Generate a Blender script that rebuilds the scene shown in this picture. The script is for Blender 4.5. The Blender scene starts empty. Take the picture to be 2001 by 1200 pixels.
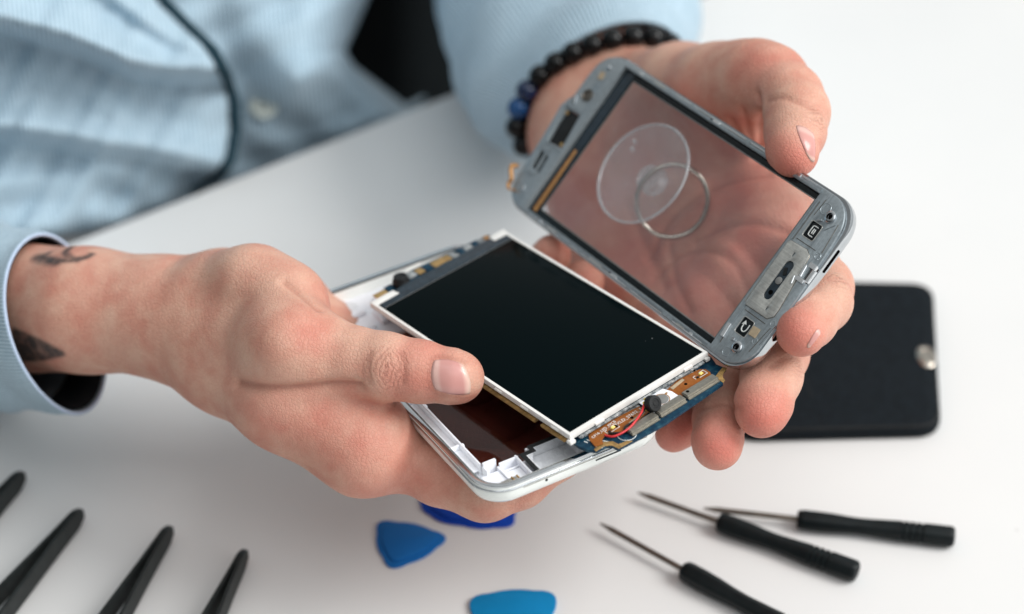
import bpy, bmesh, math, random
import numpy as np
from mathutils import Matrix, Vector
random.seed(7); rng = np.random.default_rng(7)
S = bpy.context.scene
COL = S.collection

# ------------------------------------------------------------------ camera frame (mm, x right, y down, z forward)
F = 4725.0
CAM_H = 600.0
PITCH = math.radians(40)
RIGHT = np.array([1.0, 0, 0]); FWD = np.array([0, math.cos(PITCH), -math.sin(PITCH)]); UP = np.array([0, math.sin(PITCH), math.cos(PITCH)])
BAS = np.stack([RIGHT, -UP, FWD], 1)          # camera axes -> world
CPOS = np.array([0, 0, CAM_H])

def to_world(p):                               # survey mm -> world metres
    return (np.asarray(p, float) @ BAS.T + CPOS) / 1000.0
def ray(px, py):
    return np.array([(px - 1000.5) / F, (py - 600.0) / F, 1.0])
def P(px, py, d):
    return ray(px, py) * d
def table_pt(px, py, z=0.0):
    r = BAS @ ray(px, py)
    return (CPOS + r * ((z - CAM_H) / r[2])) / 1000.0
def rod(r):
    r = np.array(r); t = np.linalg.norm(r); k = r / t
    K = np.array([[0, -k[2], k[1]], [k[2], 0, -k[0]], [-k[1], k[0], 0]])
    return np.eye(3) + math.sin(t) * K + (1 - math.cos(t)) * K @ K
class Pose:
    def __init__(s, v):
        s.R = rod(v[:3]); s.t = np.array(v[3:]); s.n = s.R[:, 2]
        s.M = Matrix.Identity(4)
        W = BAS @ s.R; o = to_world(s.t)
        for i in range(3):
            for j in range(3): s.M[i][j] = W[i, j]
            s.M[i][3] = o[i]
    def depth(s, px, py, off=0.0):             # distance at which a ray meets the plane offset by off
        r = ray(px, py); return (s.n @ s.t + off) / (s.n @ r)
    def sunk(s, u, v, z):                      # point of the layer z that lies behind (u, v, 0)
        A = s.R @ np.array([u, v, 0.0]) + s.t
        k = (s.n @ s.t + z) / (s.n @ A)
        q = s.R.T @ (A * k - s.t)
        return (q[0], q[1])
    def local(s, px, py, z=0.0):
        return s.R.T @ (ray(px, py) * s.depth(px, py, z) - s.t)
PS = Pose([2.0924671573612006, -0.5946049250058317, 0.22139640473765185, -10.808760481920247, 16.357690556241213, 782.7142240668086])
PL = Pose([2.052739340769144, -0.7976260486826872, 0.28342717975272164, 7.801186940328196, 6.71039366182308, 779.1642821417008])
PW = Pose([2.1812157585225083, -1.0875961777815861, -0.5076575974143974, 51.790021627630004, -34.12012907448422, 791.950049477002])

# ------------------------------------------------------------------ materials
class NT:
    def __init__(s, name):
        s.m = bpy.data.materials.new(name); s.m.use_nodes = True
        s.t = s.m.node_tree; s.b = s.t.nodes['Principled BSDF']; s.o = s.t.nodes['Material Output']
    def n(s, ty, **kw):
        x = s.t.nodes.new(ty)
        for k, v in kw.items():
            if k in x.inputs: x.inputs[k].default_value = v
            else: setattr(x, k, v)
        return x
    def l(s, a, b): s.t.links.new(a, b)
    def set(s, **kw):
        for k, v in kw.items(): s.b.inputs[k.replace('_', ' ')].default_value = v
    def coords(s, kind='Object'): return s.n('ShaderNodeTexCoord').outputs[kind]
    def noise(s, scale, detail=3.0, rough=0.55, vec=None):
        x = s.n('ShaderNodeTexNoise', Scale=scale, Detail=detail, Roughness=rough)
        s.l(vec or s.coords(), x.inputs['Vector']); return x.outputs['Fac']
    def ramp(s, fac, stops):
        r = s.n('ShaderNodeValToRGB'); e = r.color_ramp.elements
        while len(e) < len(stops): e.new(0.5)
        for el, (p, c) in zip(e, stops): el.position = p; el.color = (*c, 1) if len(c) == 3 else c
        s.l(fac, r.inputs['Fac']); return r.outputs['Color']
    def math(s, op, a, b=None, clamp=False):
        x = s.n('ShaderNodeMath', operation=op); x.use_clamp = clamp
        for i, v in enumerate((a, b)):
            if v is None: continue
            if isinstance(v, (int, float)): x.inputs[i].default_value = v
            else: s.l(v, x.inputs[i])
        return x.outputs[0]
    def mix(s, fac, a, b, blend='MIX'):
        x = s.n('ShaderNodeMix'); x.data_type = 'RGBA'; x.blend_type = blend
        for i, v in ((0, fac), (6, a), (7, b)):
            if isinstance(v, (int, float)): x.inputs[i].default_value = v
            elif isinstance(v, tuple): x.inputs[i].default_value = (*v, 1)
            else: s.l(v, x.inputs[i])
        return x.outputs[2]
    def bump(s, h, strength, dist):
        x = s.n('ShaderNodeBump', Strength=strength, Distance=dist); s.l(h, x.inputs['Height'])
        s.l(x.outputs[0], s.b.inputs['Normal']); return x
    def attr(s, name):
        return s.n('ShaderNodeAttribute', attribute_name=name).outputs['Fac']

def simple(name, col, rough=0.5, metal=0.0, spec=0.5, var=0.08, scale=400.0, bump=0.0, bscale=3000.0, coat=0.0):
    t = NT(name); t.set(Roughness=rough, Metallic=metal)
    t.b.inputs['Specular IOR Level'].default_value = spec
    t.b.inputs['Coat Weight'].default_value = coat
    f = t.noise(scale)
    lo = tuple(c * (1 - var) for c in col); hi = tuple(min(1, c * (1 + var)) for c in col)
    t.l(t.ramp(f, [(0.3, lo), (0.7, hi)]), t.b.inputs['Base Color'])
    if bump: t.bump(t.noise(bscale, 2), bump, 0.0002)
    r = t.math('MULTIPLY_ADD', t.noise(scale * 0.6, 4), 0.25 * rough); 
    r.node.inputs[2].default_value = rough * 0.88; t.l(r, t.b.inputs['Roughness'])
    return t.m

def brushed(name, col, rough, ax=0):
    t = NT(name); t.set(Metallic=0.6, Roughness=rough)
    mp = t.n('ShaderNodeMapping'); t.l(t.coords(), mp.inputs[0])
    mp.inputs['Scale'].default_value = (60, 2500, 2500) if ax == 0 else (2500, 60, 2500)
    f = t.noise(1.0, 3, vec=mp.outputs[0]); g = t.noise(900, 3)
    f2 = t.mix(0.5, f, g)
    t.l(t.ramp(f2, [(0.3, tuple(c * .72 for c in col)), (0.7, tuple(c * 1.18 for c in col))]), t.b.inputs['Base Color'])
    t.bump(g, 0.25, 0.0002)
    return t.m

def skin_mat():
    t = NT('skin')
    big = t.noise(28, 3); mid = t.noise(110, 4); fine = t.noise(900, 3, 0.6)
    base = t.ramp(big, [(0.3, (0.585, 0.285, 0.205)), (0.55, (0.69, 0.385, 0.287)), (0.75, (0.75, 0.475, 0.365))])
    mot = t.ramp(mid, [(0.32, (0.60, 0.225, 0.165)), (0.5, (0.69, 0.37, 0.273)), (0.68, (0.78, 0.51, 0.385))])
    c = t.mix(0.55, base, mot)
    c = t.mix(t.math('MULTIPLY', t.attr('red'), 0.85, True), c, (0.70, 0.165, 0.130))
    c = t.mix(t.math('MULTIPLY', t.attr('pale'), 0.8, True), c, (0.76, 0.53, 0.40))
    vor = t.n('ShaderNodeTexVoronoi', Scale=850.0); vor.feature = 'DISTANCE_TO_EDGE'
    t.l(t.coords(), vor.inputs['Vector'])
    lines = t.math('SUBTRACT', 1.0, t.math('MULTIPLY', vor.outputs['Distance'], 6.0, True))
    fr = t.math('MULTIPLY', lines, 0.13)
    c = t.mix(fr, c, (0.36, 0.15, 0.10))
    # knuckle wrinkles ringed round the joint
    kd = t.attr('kd')
    wob = t.math('MULTIPLY', t.noise(210, 5, 0.7), 26.0)
    ph = t.math('ADD', t.math('MULTIPLY', t.attr('kx'), 3.6), wob)
    w = t.math('POWER', t.math('ABSOLUTE', t.math('SINE', t.math('MULTIPLY', ph, 0.5))), 0.40)
    mask = t.math('SUBTRACT', 1.0, t.math('DIVIDE', kd, 9.0), True)
    groove = t.math('MULTIPLY', t.math('SUBTRACT', 1.0, w), mask)
    c = t.mix(t.math('MULTIPLY', groove, 0.62, True), c, (0.42, 0.14, 0.10))
    c = t.mix(t.math('MULTIPLY', t.attr('crease'), 0.62, True), c, (0.36, 0.115, 0.08))
    # ink of the forearm tattoos, blotchy like old ink
    ink = t.math('MULTIPLY', t.attr('ink'), t.ramp(t.noise(260, 4), [(0.3, (0.6,) * 3), (0.6, (0.93,) * 3)]))
    c = t.mix(ink, c, (0.028, 0.034, 0.036))
    c = t.mix(1.0, c, (0.885, 0.86, 0.86), 'MULTIPLY')
    t.l(c, t.b.inputs['Base Color'])
    t.set(Roughness=0.5)
    t.l(t.ramp(fine, [(0.3, (0.42,) * 3), (0.7, (0.60,) * 3)]), t.b.inputs['Roughness'])
    t.b.inputs['Specular IOR Level'].default_value = 0.30
    t.b.inputs['Subsurface Weight'].default_value = 0.12
    t.b.inputs['Subsurface Radius'].default_value = (1.0, 0.32, 0.18)
    t.b.inputs['Subsurface Scale'].default_value = 0.0035
    h = t.math('ADD', t.math('MULTIPLY', lines, -0.35), t.math('MULTIPLY', fine, 0.9))
    h = t.math('ADD', h, t.math('MULTIPLY', groove, -2.4))
    h = t.math('ADD', h, t.math('MULTIPLY', mid, 1.2))
    t.bump(h, 0.62, 0.00034)
    return t.m

def fabric(name, light, dark, period=1.93):
    t = NT(name)
    st = t.attr('st'); s2 = t.attr('st2')
    a = t.math('SINE', t.math('MULTIPLY', st, 2 * math.pi / period))
    b = t.math('SINE', t.math('MULTIPLY', s2, 2 * math.pi / 0.9))
    n1 = t.noise(55, 4); n2 = t.noise(700, 3)
    f = t.math('ADD', t.math('MULTIPLY', a, 0.36), t.math('MULTIPLY', b, 0.06))
    f = t.math('ADD', t.math('ADD', f, t.math('MULTIPLY', n2, 0.7)), t.math('MULTIPLY', n1, 0.35))
    t.l(t.ramp(f, [(0.15, dark), (0.85, light)]), t.b.inputs['Base Color'])
    t.set(Roughness=0.85); t.b.inputs['Specular IOR Level'].default_value = 0.15
    t.b.inputs['Sheen Weight'].default_value = 0.15
    t.bump(t.math('ADD', t.math('MULTIPLY', n1, 6.0), t.math('ADD', a, n2)), 0.5, 0.0004)
    return t.m

def clear(name, tint=(0.97, 0.97, 0.97), gloss=0.06, milk=0.0, milkcol=(0.7, 0.72, 0.73), rough=0.03):
    t = NT(name); t.t.nodes.remove(t.b)
    tr = t.n('ShaderNodeBsdfTransparent'); tr.inputs[0].default_value = (*tint, 1)
    gl = t.n('ShaderNodeBsdfGlossy', Roughness=rough)
    df = t.n('ShaderNodeBsdfDiffuse'); df.inputs[0].default_value = (*milkcol, 1)
    lw = t.n('ShaderNodeLayerWeight', Blend=0.5); fr = t.math('MULTIPLY_ADD', t.math('POWER', lw.outputs['Facing'], 5.0), 0.9); fr.node.inputs[2].default_value = 1.0
    m1 = t.n('ShaderNodeMixShader'); t.l(tr.outputs[0], m1.inputs[1]); t.l(df.outputs[0], m1.inputs[2])
    smear = t.noise(90, 4)
    t.l(t.math('MULTIPLY', t.ramp(smear, [(0.3, (0.7,) * 3), (0.75, (1.3,) * 3)]), milk), m1.inputs[0])
    m2 = t.n('ShaderNodeMixShader'); t.l(m1.outputs[0], m2.inputs[1]); t.l(gl.outputs[0], m2.inputs[2])
    t.l(t.math('MULTIPLY', fr, gloss, True), m2.inputs[0])
    t.l(m2.outputs[0], t.o.inputs['Surface'])
    return t.m

M = {}
M['skin'] = skin_mat()
def nail_mat():
    t = NT('nail'); v = t.attr('nv')
    c = t.ramp(v, [(0.0, (0.66, 0.40, 0.35)), (0.16, (0.70, 0.46, 0.40)), (0.26, (0.60, 0.30, 0.265)), (0.80, (0.57, 0.27, 0.24)), (0.90, (0.70, 0.46, 0.38)), (1.0, (0.74, 0.55, 0.45))])
    c = t.mix(t.math('MULTIPLY', t.noise(330, 3), 0.35), c, (0.52, 0.25, 0.23))
    t.l(c, t.b.inputs['Base Color']); t.set(Roughness=0.22); t.b.inputs['Specular IOR Level'].default_value = 0.5
    t.bump(t.noise(900, 2), 0.1, 0.0002); return t.m
M['nail'] = nail_mat()
M['shirt'] = fabric('shirt_cloth', (0.53, 0.66, 0.75), (0.25, 0.375, 0.465))
M['shirt_trim'] = simple('shirt_trim', (0.46, 0.55, 0.70), 0.85, spec=0.1, scale=600, bump=0.3)
M['navy'] = simple('dark_navy', (0.02, 0.045, 0.06), 0.9, spec=0.1, scale=300)
M['black_cloth'] = simple('black_cloth', (0.006, 0.008, 0.009), 0.95, spec=0.1, scale=300)
M['inside_dark'] = simple('dark_inside', (0.02, 0.025, 0.03), 0.95, spec=0.1, scale=300)
M['button'] = simple('shirt_button', (0.55, 0.60, 0.55), 0.3, scale=300, var=0.15)
M['tabletop'] = simple('white_laminate', (0.70, 0.698, 0.69), 0.45, spec=0.4, var=0.015, scale=9, bump=0.05, bscale=900)
def table_mat():
    t = NT('white_laminate'); t.set(Roughness=0.5); t.b.inputs['Specular IOR Level'].default_value = 0.12
    n = t.noise(7, 4); sm = t.noise(26, 5, 0.7)
    c = t.ramp(n, [(0.3, (0.675, 0.678, 0.675)), (0.7, (0.71, 0.708, 0.70))])
    c = t.mix(t.ramp(sm, [(0.60, (0, 0, 0)), (0.80, (0.10,) * 3)]), c, (0.56, 0.555, 0.54))
    v = t.n('ShaderNodeTexVoronoi', Scale=38.0); t.l(t.coords(), v.inputs[0])
    sp = t.math('MULTIPLY', t.math('LESS_THAN', v.outputs['Distance'], 0.030), t.math('GREATER_THAN', t.noise(17, 2), 0.56))
    c = t.mix(t.math('MULTIPLY', sp, 0.35), c, (0.30, 0.28, 0.25))
    t.l(c, t.b.inputs['Base Color']); t.l(t.ramp(sm, [(0.3, (0.48,) * 3), (0.7, (0.6,) * 3)]), t.b.inputs['Roughness'])
    t.bump(t.noise(1400, 2), 0.05, 0.0002); return t.m
M['tabletop'] = table_mat()
M['frame_metal'] = brushed('grey_die_cast', (0.35, 0.395, 0.42), 0.40)
M['plate_metal'] = brushed('nickel_plate', (0.52, 0.52, 0.49), 0.40, 1)
M['chrome'] = simple('chrome', (0.56, 0.58, 0.60), 0.10, 1.0, var=0.05)
M['bright_edge'] = simple('bright_edge', (0.92, 0.93, 0.94), 0.22, 1.0, var=0.04)  # lighter metal, puts edge highlights into the base colour
M['steel'] = simple('steel', (0.50, 0.48, 0.45), 0.28, 1.0, var=0.1)
M['ring_steel'] = simple('ring_steel', (0.44, 0.40, 0.35), 0.22, 1.0, var=0.1)
M['dark_steel'] = simple('dark_steel', (0.20, 0.18, 0.155), 0.38, 1.0, var=0.15)
M['shield'] = brushed('shield_can', (0.27, 0.255, 0.22), 0.34, 0)
M['glass'] = clear('touch_glass', (0.94, 0.935, 0.94), 0.035, 0.035, (0.62, 0.62, 0.66))
M['black_gloss'] = simple('black_print', (0.006, 0.010, 0.012), 0.18, spec=0.35, var=0.3)
M['blue_black'] = simple('blue_black_film', (0.016, 0.028, 0.040), 0.25, spec=0.5, var=0.25)
M['black_matte'] = simple('black_rubber', (0.010, 0.011, 0.012), 0.55, spec=0.3, var=0.25)
M['hole'] = simple('hole_black', (0.004, 0.004, 0.004), 0.9, spec=0.0)
M['gold'] = simple('gold_contact', (0.62, 0.40, 0.17), 0.35, 0.9, var=0.2, scale=900)
M['copper'] = simple('bronze_flex', (0.42, 0.21, 0.07), 0.45, 0.3, var=0.25, scale=700)
M['flex'] = simple('polyimide_flex', (0.27, 0.080, 0.009), 0.4, spec=0.3, var=0.22, scale=500)
M['fr4'] = simple('board_edge', (0.31, 0.185, 0.06), 0.6, var=0.35, scale=900)
M['tan'] = simple('tan_pad', (0.42, 0.33, 0.22), 0.6, var=0.15, scale=700)
M['white_plastic'] = simple('white_plastic', (0.86, 0.87, 0.92), 0.42, var=0.03, spec=0.4)
M['white_gloss'] = simple('white_gloss', (0.84, 0.86, 0.83), 0.15, var=0.02, spec=0.5, coat=0.5)
M['lcd_white'] = simple('lcd_frame_white', (0.80, 0.785, 0.755), 0.5, var=0.03, scale=250)
M['silk'] = simple('white_silkscreen', (0.72, 0.74, 0.72), 0.6, var=0.1, scale=900)
M['led'] = simple('led_yellow', (0.85, 0.72, 0.22), 0.3, var=0.2, scale=900)
M['yellow'] = simple('yellow_glue', (0.72, 0.52, 0.03), 0.4, var=0.25, scale=700)
M['red_wire'] = simple('red_wire', (0.62, 0.025, 0.03), 0.35, var=0.1)
M['grey_disc'] = simple('grey_disc', (0.19, 0.19, 0.185), 0.5, var=0.15)
M['blue_pick'] = simple('blue_plastic', (0.010, 0.135, 0.42), 0.5, spec=0.15, var=0.05, scale=120, bump=0.1)
M['blue_pick_shaded'] = simple('shaded_blue_plastic', (0.006, 0.055, 0.40), 0.5, spec=0.15, var=0.05, scale=120, bump=0.1)  # pick blue with the hand's shade put into the colour
M['blue_pick_sky'] = simple('sky_blue_plastic', (0.004, 0.20, 0.44), 0.5, spec=0.15, var=0.05, scale=120, bump=0.1)
M['handle_black'] = simple('handle_black', (0.005, 0.008, 0.009), 0.42, spec=0.2, var=0.25, scale=300)
M['tweezer_black'] = simple('tweezer_black', (0.022, 0.026, 0.026), 0.5, spec=0.2, var=0.25, scale=250, bump=0.15)
M['case_black'] = simple('case_fabric', (0.006, 0.009, 0.012), 0.7, spec=0.12, var=0.35, scale=500, bump=0.6, bscale=1500)
M['silicone'] = clear('clear_silicone', (0.985, 0.985, 0.985), 0.04, 0.12, (0.85, 0.87, 0.88), 0.10)
M['silicone_rim'] = clear('silicone_edge', (0.97, 0.98, 0.98), 0.18, 0.30, (0.85, 0.88, 0.90), 0.15)
M['opening_tint'] = clear('shade_tint', (0.56, 0.45, 0.44), 0.06, 0.0)  # tint that darkens whatever lies behind the opening
M['bead_black'] = simple('black_bead', (0.002, 0.0025, 0.003), 0.06, spec=0.28, var=0.3)
M['bead_navy'] = simple('navy_bead', (0.002, 0.014, 0.055), 0.2, spec=0.6, var=0.3)
M['bead_blue'] = simple('blue_bead', (0.005, 0.06, 0.19), 0.18, spec=0.5, var=0.3)
M['bead_wood'] = simple('wood_bead', (0.30, 0.12, 0.06), 0.4, var=0.3)
def board_mat():
    t = NT('circuit_board'); t.set(Roughness=0.38); t.b.inputs['Specular IOR Level'].default_value = 0.2
    v = t.n('ShaderNodeTexVoronoi', Scale=520.0); v.distance = 'CHEBYCHEV'; t.l(t.coords(), v.inputs[0])
    c = t.ramp(v.outputs['Distance'], [(0.15, (0.003, 0.022, 0.048)), (0.5, (0.005, 0.038, 0.070)), (0.95, (0.018, 0.072, 0.105))])
    n = t.noise(700, 2)
    c = t.mix(t.ramp(n, [(0.62, (0, 0, 0)), (0.66, (0.5,) * 3)]), c, (0.04, 0.11, 0.14))
    t.l(c, t.b.inputs['Base Color']); t.bump(n, 0.3, 0.0002); return t.m
M['board'] = board_mat()
def screen_mat():
    t = NT('lcd_screen'); t.set(Roughness=0.09)
    t.b.inputs['Specular IOR Level'].default_value = 0.03
    v = t.n('ShaderNodeTexVoronoi', Scale=150.0); v.inputs['Randomness'].default_value = 1.0; t.l(t.coords(), v.inputs[0])
    dust = t.math('LESS_THAN', v.outputs['Distance'], 0.034)
    sel = t.math('GREATER_THAN', t.noise(60, 1), 0.52)
    c = t.mix(t.math('MULTIPLY', t.math('MULTIPLY', dust, sel), 0.6), (0.0007, 0.0036, 0.0044), (0.35, 0.36, 0.36))
    t.l(c, t.b.inputs['Base Color']); return t.m
M['screen'] = screen_mat()
def rough_grey():
    t = NT('speaker_box'); t.set(Roughness=0.35)
    f = t.noise(420, 6, 0.75); t.l(t.ramp(f, [(0.3, (0.68, 0.69, 0.72)), (0.7, (0.86, 0.87, 0.90))]), t.b.inputs['Base Color'])
    t.bump(f, 0.8, 0.001); return t.m
M['box_grey'] = rough_grey()
def silver_strip():
    t = NT('silver_tape'); t.set(Roughness=0.4, Metallic=0.4)
    f = t.noise(650, 5, 0.8); t.l(t.ramp(f, [(0.35, (0.06, 0.08, 0.09)), (0.5, (0.30, 0.32, 0.33)), (0.62, (0.62, 0.63, 0.62))]), t.b.inputs['Base Color'])
    return t.m
M['silver_tape'] = silver_strip()

# ------------------------------------------------------------------ object helpers
def link(name, me, mat, parent=None, smooth=True, angle=None):
    o = bpy.data.objects.new(name, me); COL.objects.link(o)
    for m in (mat if isinstance(mat, (list, tuple)) else [mat]): me.materials.append(m)
    if smooth: me.polygons.foreach_set('use_smooth', [True] * len(me.polygons))
    if smooth and angle is not None: me.set_sharp_from_angle(angle=math.radians(angle))
    if parent is not None: o.parent = parent
    return o
def mesh(name, v, f):
    me = bpy.data.meshes.new(name); me.from_pydata([tuple(map(float, x)) for x in v], [], [tuple(map(int, x)) for x in f]); me.update(); return me
def tag(o, label=None, cat=None, group=None, kind=None):
    for k, v in (('label', label), ('category', cat), ('group', group), ('kind', kind)):
        if v: o[k] = v
    return o
def root(name, M4, label, cat, group=None):
    o = bpy.data.objects.new(name, None); COL.objects.link(o); o.empty_display_size = 0.01
    o.matrix_world = M4; return tag(o, label, cat, group)
MM = 0.001
def rrect(x0, y0, x1, y1, r, n=6):
    out = []
    for cx, cy, a0 in ((x1 - r, y1 - r, 0), (x0 + r, y1 - r, 90), (x0 + r, y0 + r, 180), (x1 - r, y0 + r, 270)):
        for i in range(n + 1):
            a = math.radians(a0 + 90 * i / n); out.append((cx + r * math.cos(a), cy + r * math.sin(a)))
    return out
def circ(cx, cy, r, n=24, ry=None):
    return [(cx + r * math.cos(2 * math.pi * i / n), cy + (ry or r) * math.sin(2 * math.pi * i / n)) for i in range(n)]
def plate(name, outlines, z0, z1, mat, parent, bevel=0.08, smooth_angle=35, xf=None):
    """solid sheet from closed 2D outlines (inner ones are holes), local mm"""
    cu = bpy.data.curves.new('outline', 'CURVE'); cu.dimensions = '2D'; cu.fill_mode = 'BOTH'
    for pts in outlines:
        sp = cu.splines.new('POLY'); sp.points.add(len(pts) - 1); sp.use_cyclic_u = True
        for p, q in zip(sp.points, pts): p.co = (q[0], q[1], 0, 1)
    b = min(bevel, (z1 - z0) * 0.45)
    cu.extrude = (z1 - z0) / 2 - b; cu.bevel_depth = b; cu.bevel_resolution = 1; cu.offset = -b
    tmp = bpy.data.objects.new('outline', cu); COL.objects.link(tmp)
    dg = bpy.context.evaluated_depsgraph_get(); dg.update()
    me = bpy.data.meshes.new_from_object(tmp.evaluated_get(dg)); me.name = name
    bpy.data.objects.remove(tmp); bpy.data.curves.remove(cu); me.materials.clear()
    X = Matrix.Scale(MM, 4) @ (xf or Matrix.Identity(4)) @ Matrix.Translation((0, 0, (z0 + z1) / 2))
    me.transform(X)
    bm = bmesh.new(); bm.from_mesh(me); bmesh.ops.remove_doubles(bm, verts=bm.verts, dist=1e-6)
    bmesh.ops.recalc_face_normals(bm, faces=bm.faces); bm.to_mesh(me); bm.free()
    return link(name, me, mat, parent, True, smooth_angle)
def box(name, c, s, mat, parent, rot=0.0, bevel=0.12, tilt=None):
    bm = bmesh.new(); bmesh.ops.create_cube(bm, size=1)
    for v in bm.verts: v.co = Vector((v.co.x * s[0], v.co.y * s[1], v.co.z * s[2]))
    if bevel: bmesh.ops.bevel(bm, geom=bm.edges[:], offset=min(bevel, min(s) * 0.4), segments=2, affect='EDGES')
    R = Matrix.Rotation(rot, 4, 'Z')
    if tilt: R = R @ Matrix.Rotation(tilt[1], 4, tilt[0])
    bm.transform(Matrix.Scale(MM, 4) @ Matrix.Translation(c) @ R)
    me = bpy.data.meshes.new(name); bm.to_mesh(me); bm.free()
    return link(name, me, mat, parent, True, 35)
def sweep(path, radii, n=10, closed=False, flat=1.0):
    p = np.array(path, float); k = len(p); radii = np.broadcast_to(np.asarray(radii, float), (k,))
    T = np.gradient(p, axis=0) if not closed else (np.roll(p, -1, 0) - np.roll(p, 1, 0))
    T /= np.linalg.norm(T, axis=1)[:, None]
    up = np.array([0, 0, 1.0]) if abs(T[0][2]) < 0.9 else np.array([1.0, 0, 0])
    vs = []; A = np.cross(T[0], up); A /= np.linalg.norm(A)
    for i in range(k):
        A = A - T[i] * (A @ T[i]); A /= np.linalg.norm(A); B = np.cross(T[i], A)
        for j in range(n):
            a = 2 * math.pi * j / n; vs.append(p[i] + radii[i] * (A * math.cos(a) + B * math.sin(a) * flat))
    fs = []
    for i in range(k if closed else k - 1):
        for j in range(n):
            a, b = i * n + j, i * n + (j + 1) % n; c, d = ((i + 1) % k) * n + (j + 1) % n, ((i + 1) % k) * n + j
            fs.append((a, b, c, d))
    if not closed: fs.append(tuple(range(n))[::-1]); fs.append(tuple((k - 1) * n + j for j in range(n)))
    return np.array(vs), fs
def spline(pts, n):
    p = np.array(pts, float); k = len(p); t = np.linspace(0, k - 1, n); out = []
    for x in t:
        i = min(int(x), k - 2); f = x - i
        a, b, c, d = p[max(i - 1, 0)], p[i], p[i + 1], p[min(i + 2, k - 1)]
        out.append(0.5 * (2 * b + (c - a) * f + (2 * a - 5 * b + 4 * c - d) * f * f + (3 * b - a - 3 * c + d) * f ** 3))
    return np.array(out)
def tube(name, path, r, mat, parent, n=10, closed=False, scale=MM, flat=1.0):
    v, f = sweep(path, r, n, closed, flat)
    return link(name, mesh(name, v * scale, f), mat, parent, True, 50)
def lathe(prof, n=32):
    """profile (radius, z) -> verts, faces; closes both ends"""
    vs, fs = [], []
    for r, z in prof:
        for j in range(n):
            a = 2 * math.pi * j / n; vs.append((r * math.cos(a), r * math.sin(a), z))
    for i in range(len(prof) - 1):
        for j in range(n):
            fs.append((i * n + j, i * n + (j + 1) % n, (i + 1) * n + (j + 1) % n, (i + 1) * n + j))
    fs.append(tuple(range(n))[::-1]); fs.append(tuple((len(prof) - 1) * n + j for j in range(n)))
    return vs, fs
def turned(name, prof, mat, parent, M4=None, n=32, angle=40):
    v, f = lathe(prof, n); me = mesh(name, v, f); me.transform(Matrix.Scale(MM, 4) @ (M4 or Matrix.Identity(4)))
    return link(name, me, mat, parent, True, angle)
def text(name, body, pos, size, rot, mat, parent, ex=0.02):
    cu = bpy.data.curves.new(name, 'FONT'); cu.body = body; cu.size = size; cu.extrude = ex; cu.align_x = 'CENTER'; cu.align_y = 'CENTER'
    tmp = bpy.data.objects.new(name, cu); COL.objects.link(tmp)
    dg = bpy.context.evaluated_depsgraph_get(); dg.update()
    me = bpy.data.meshes.new_from_object(tmp.evaluated_get(dg)); me.name = name; me.materials.clear()
    bpy.data.objects.remove(tmp)
    me.transform(Matrix.Scale(MM, 4) @ Matrix.Translation(pos) @ Matrix.Rotation(rot, 4, 'Z'))
    return link(name, me, mat, parent, False)

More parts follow.
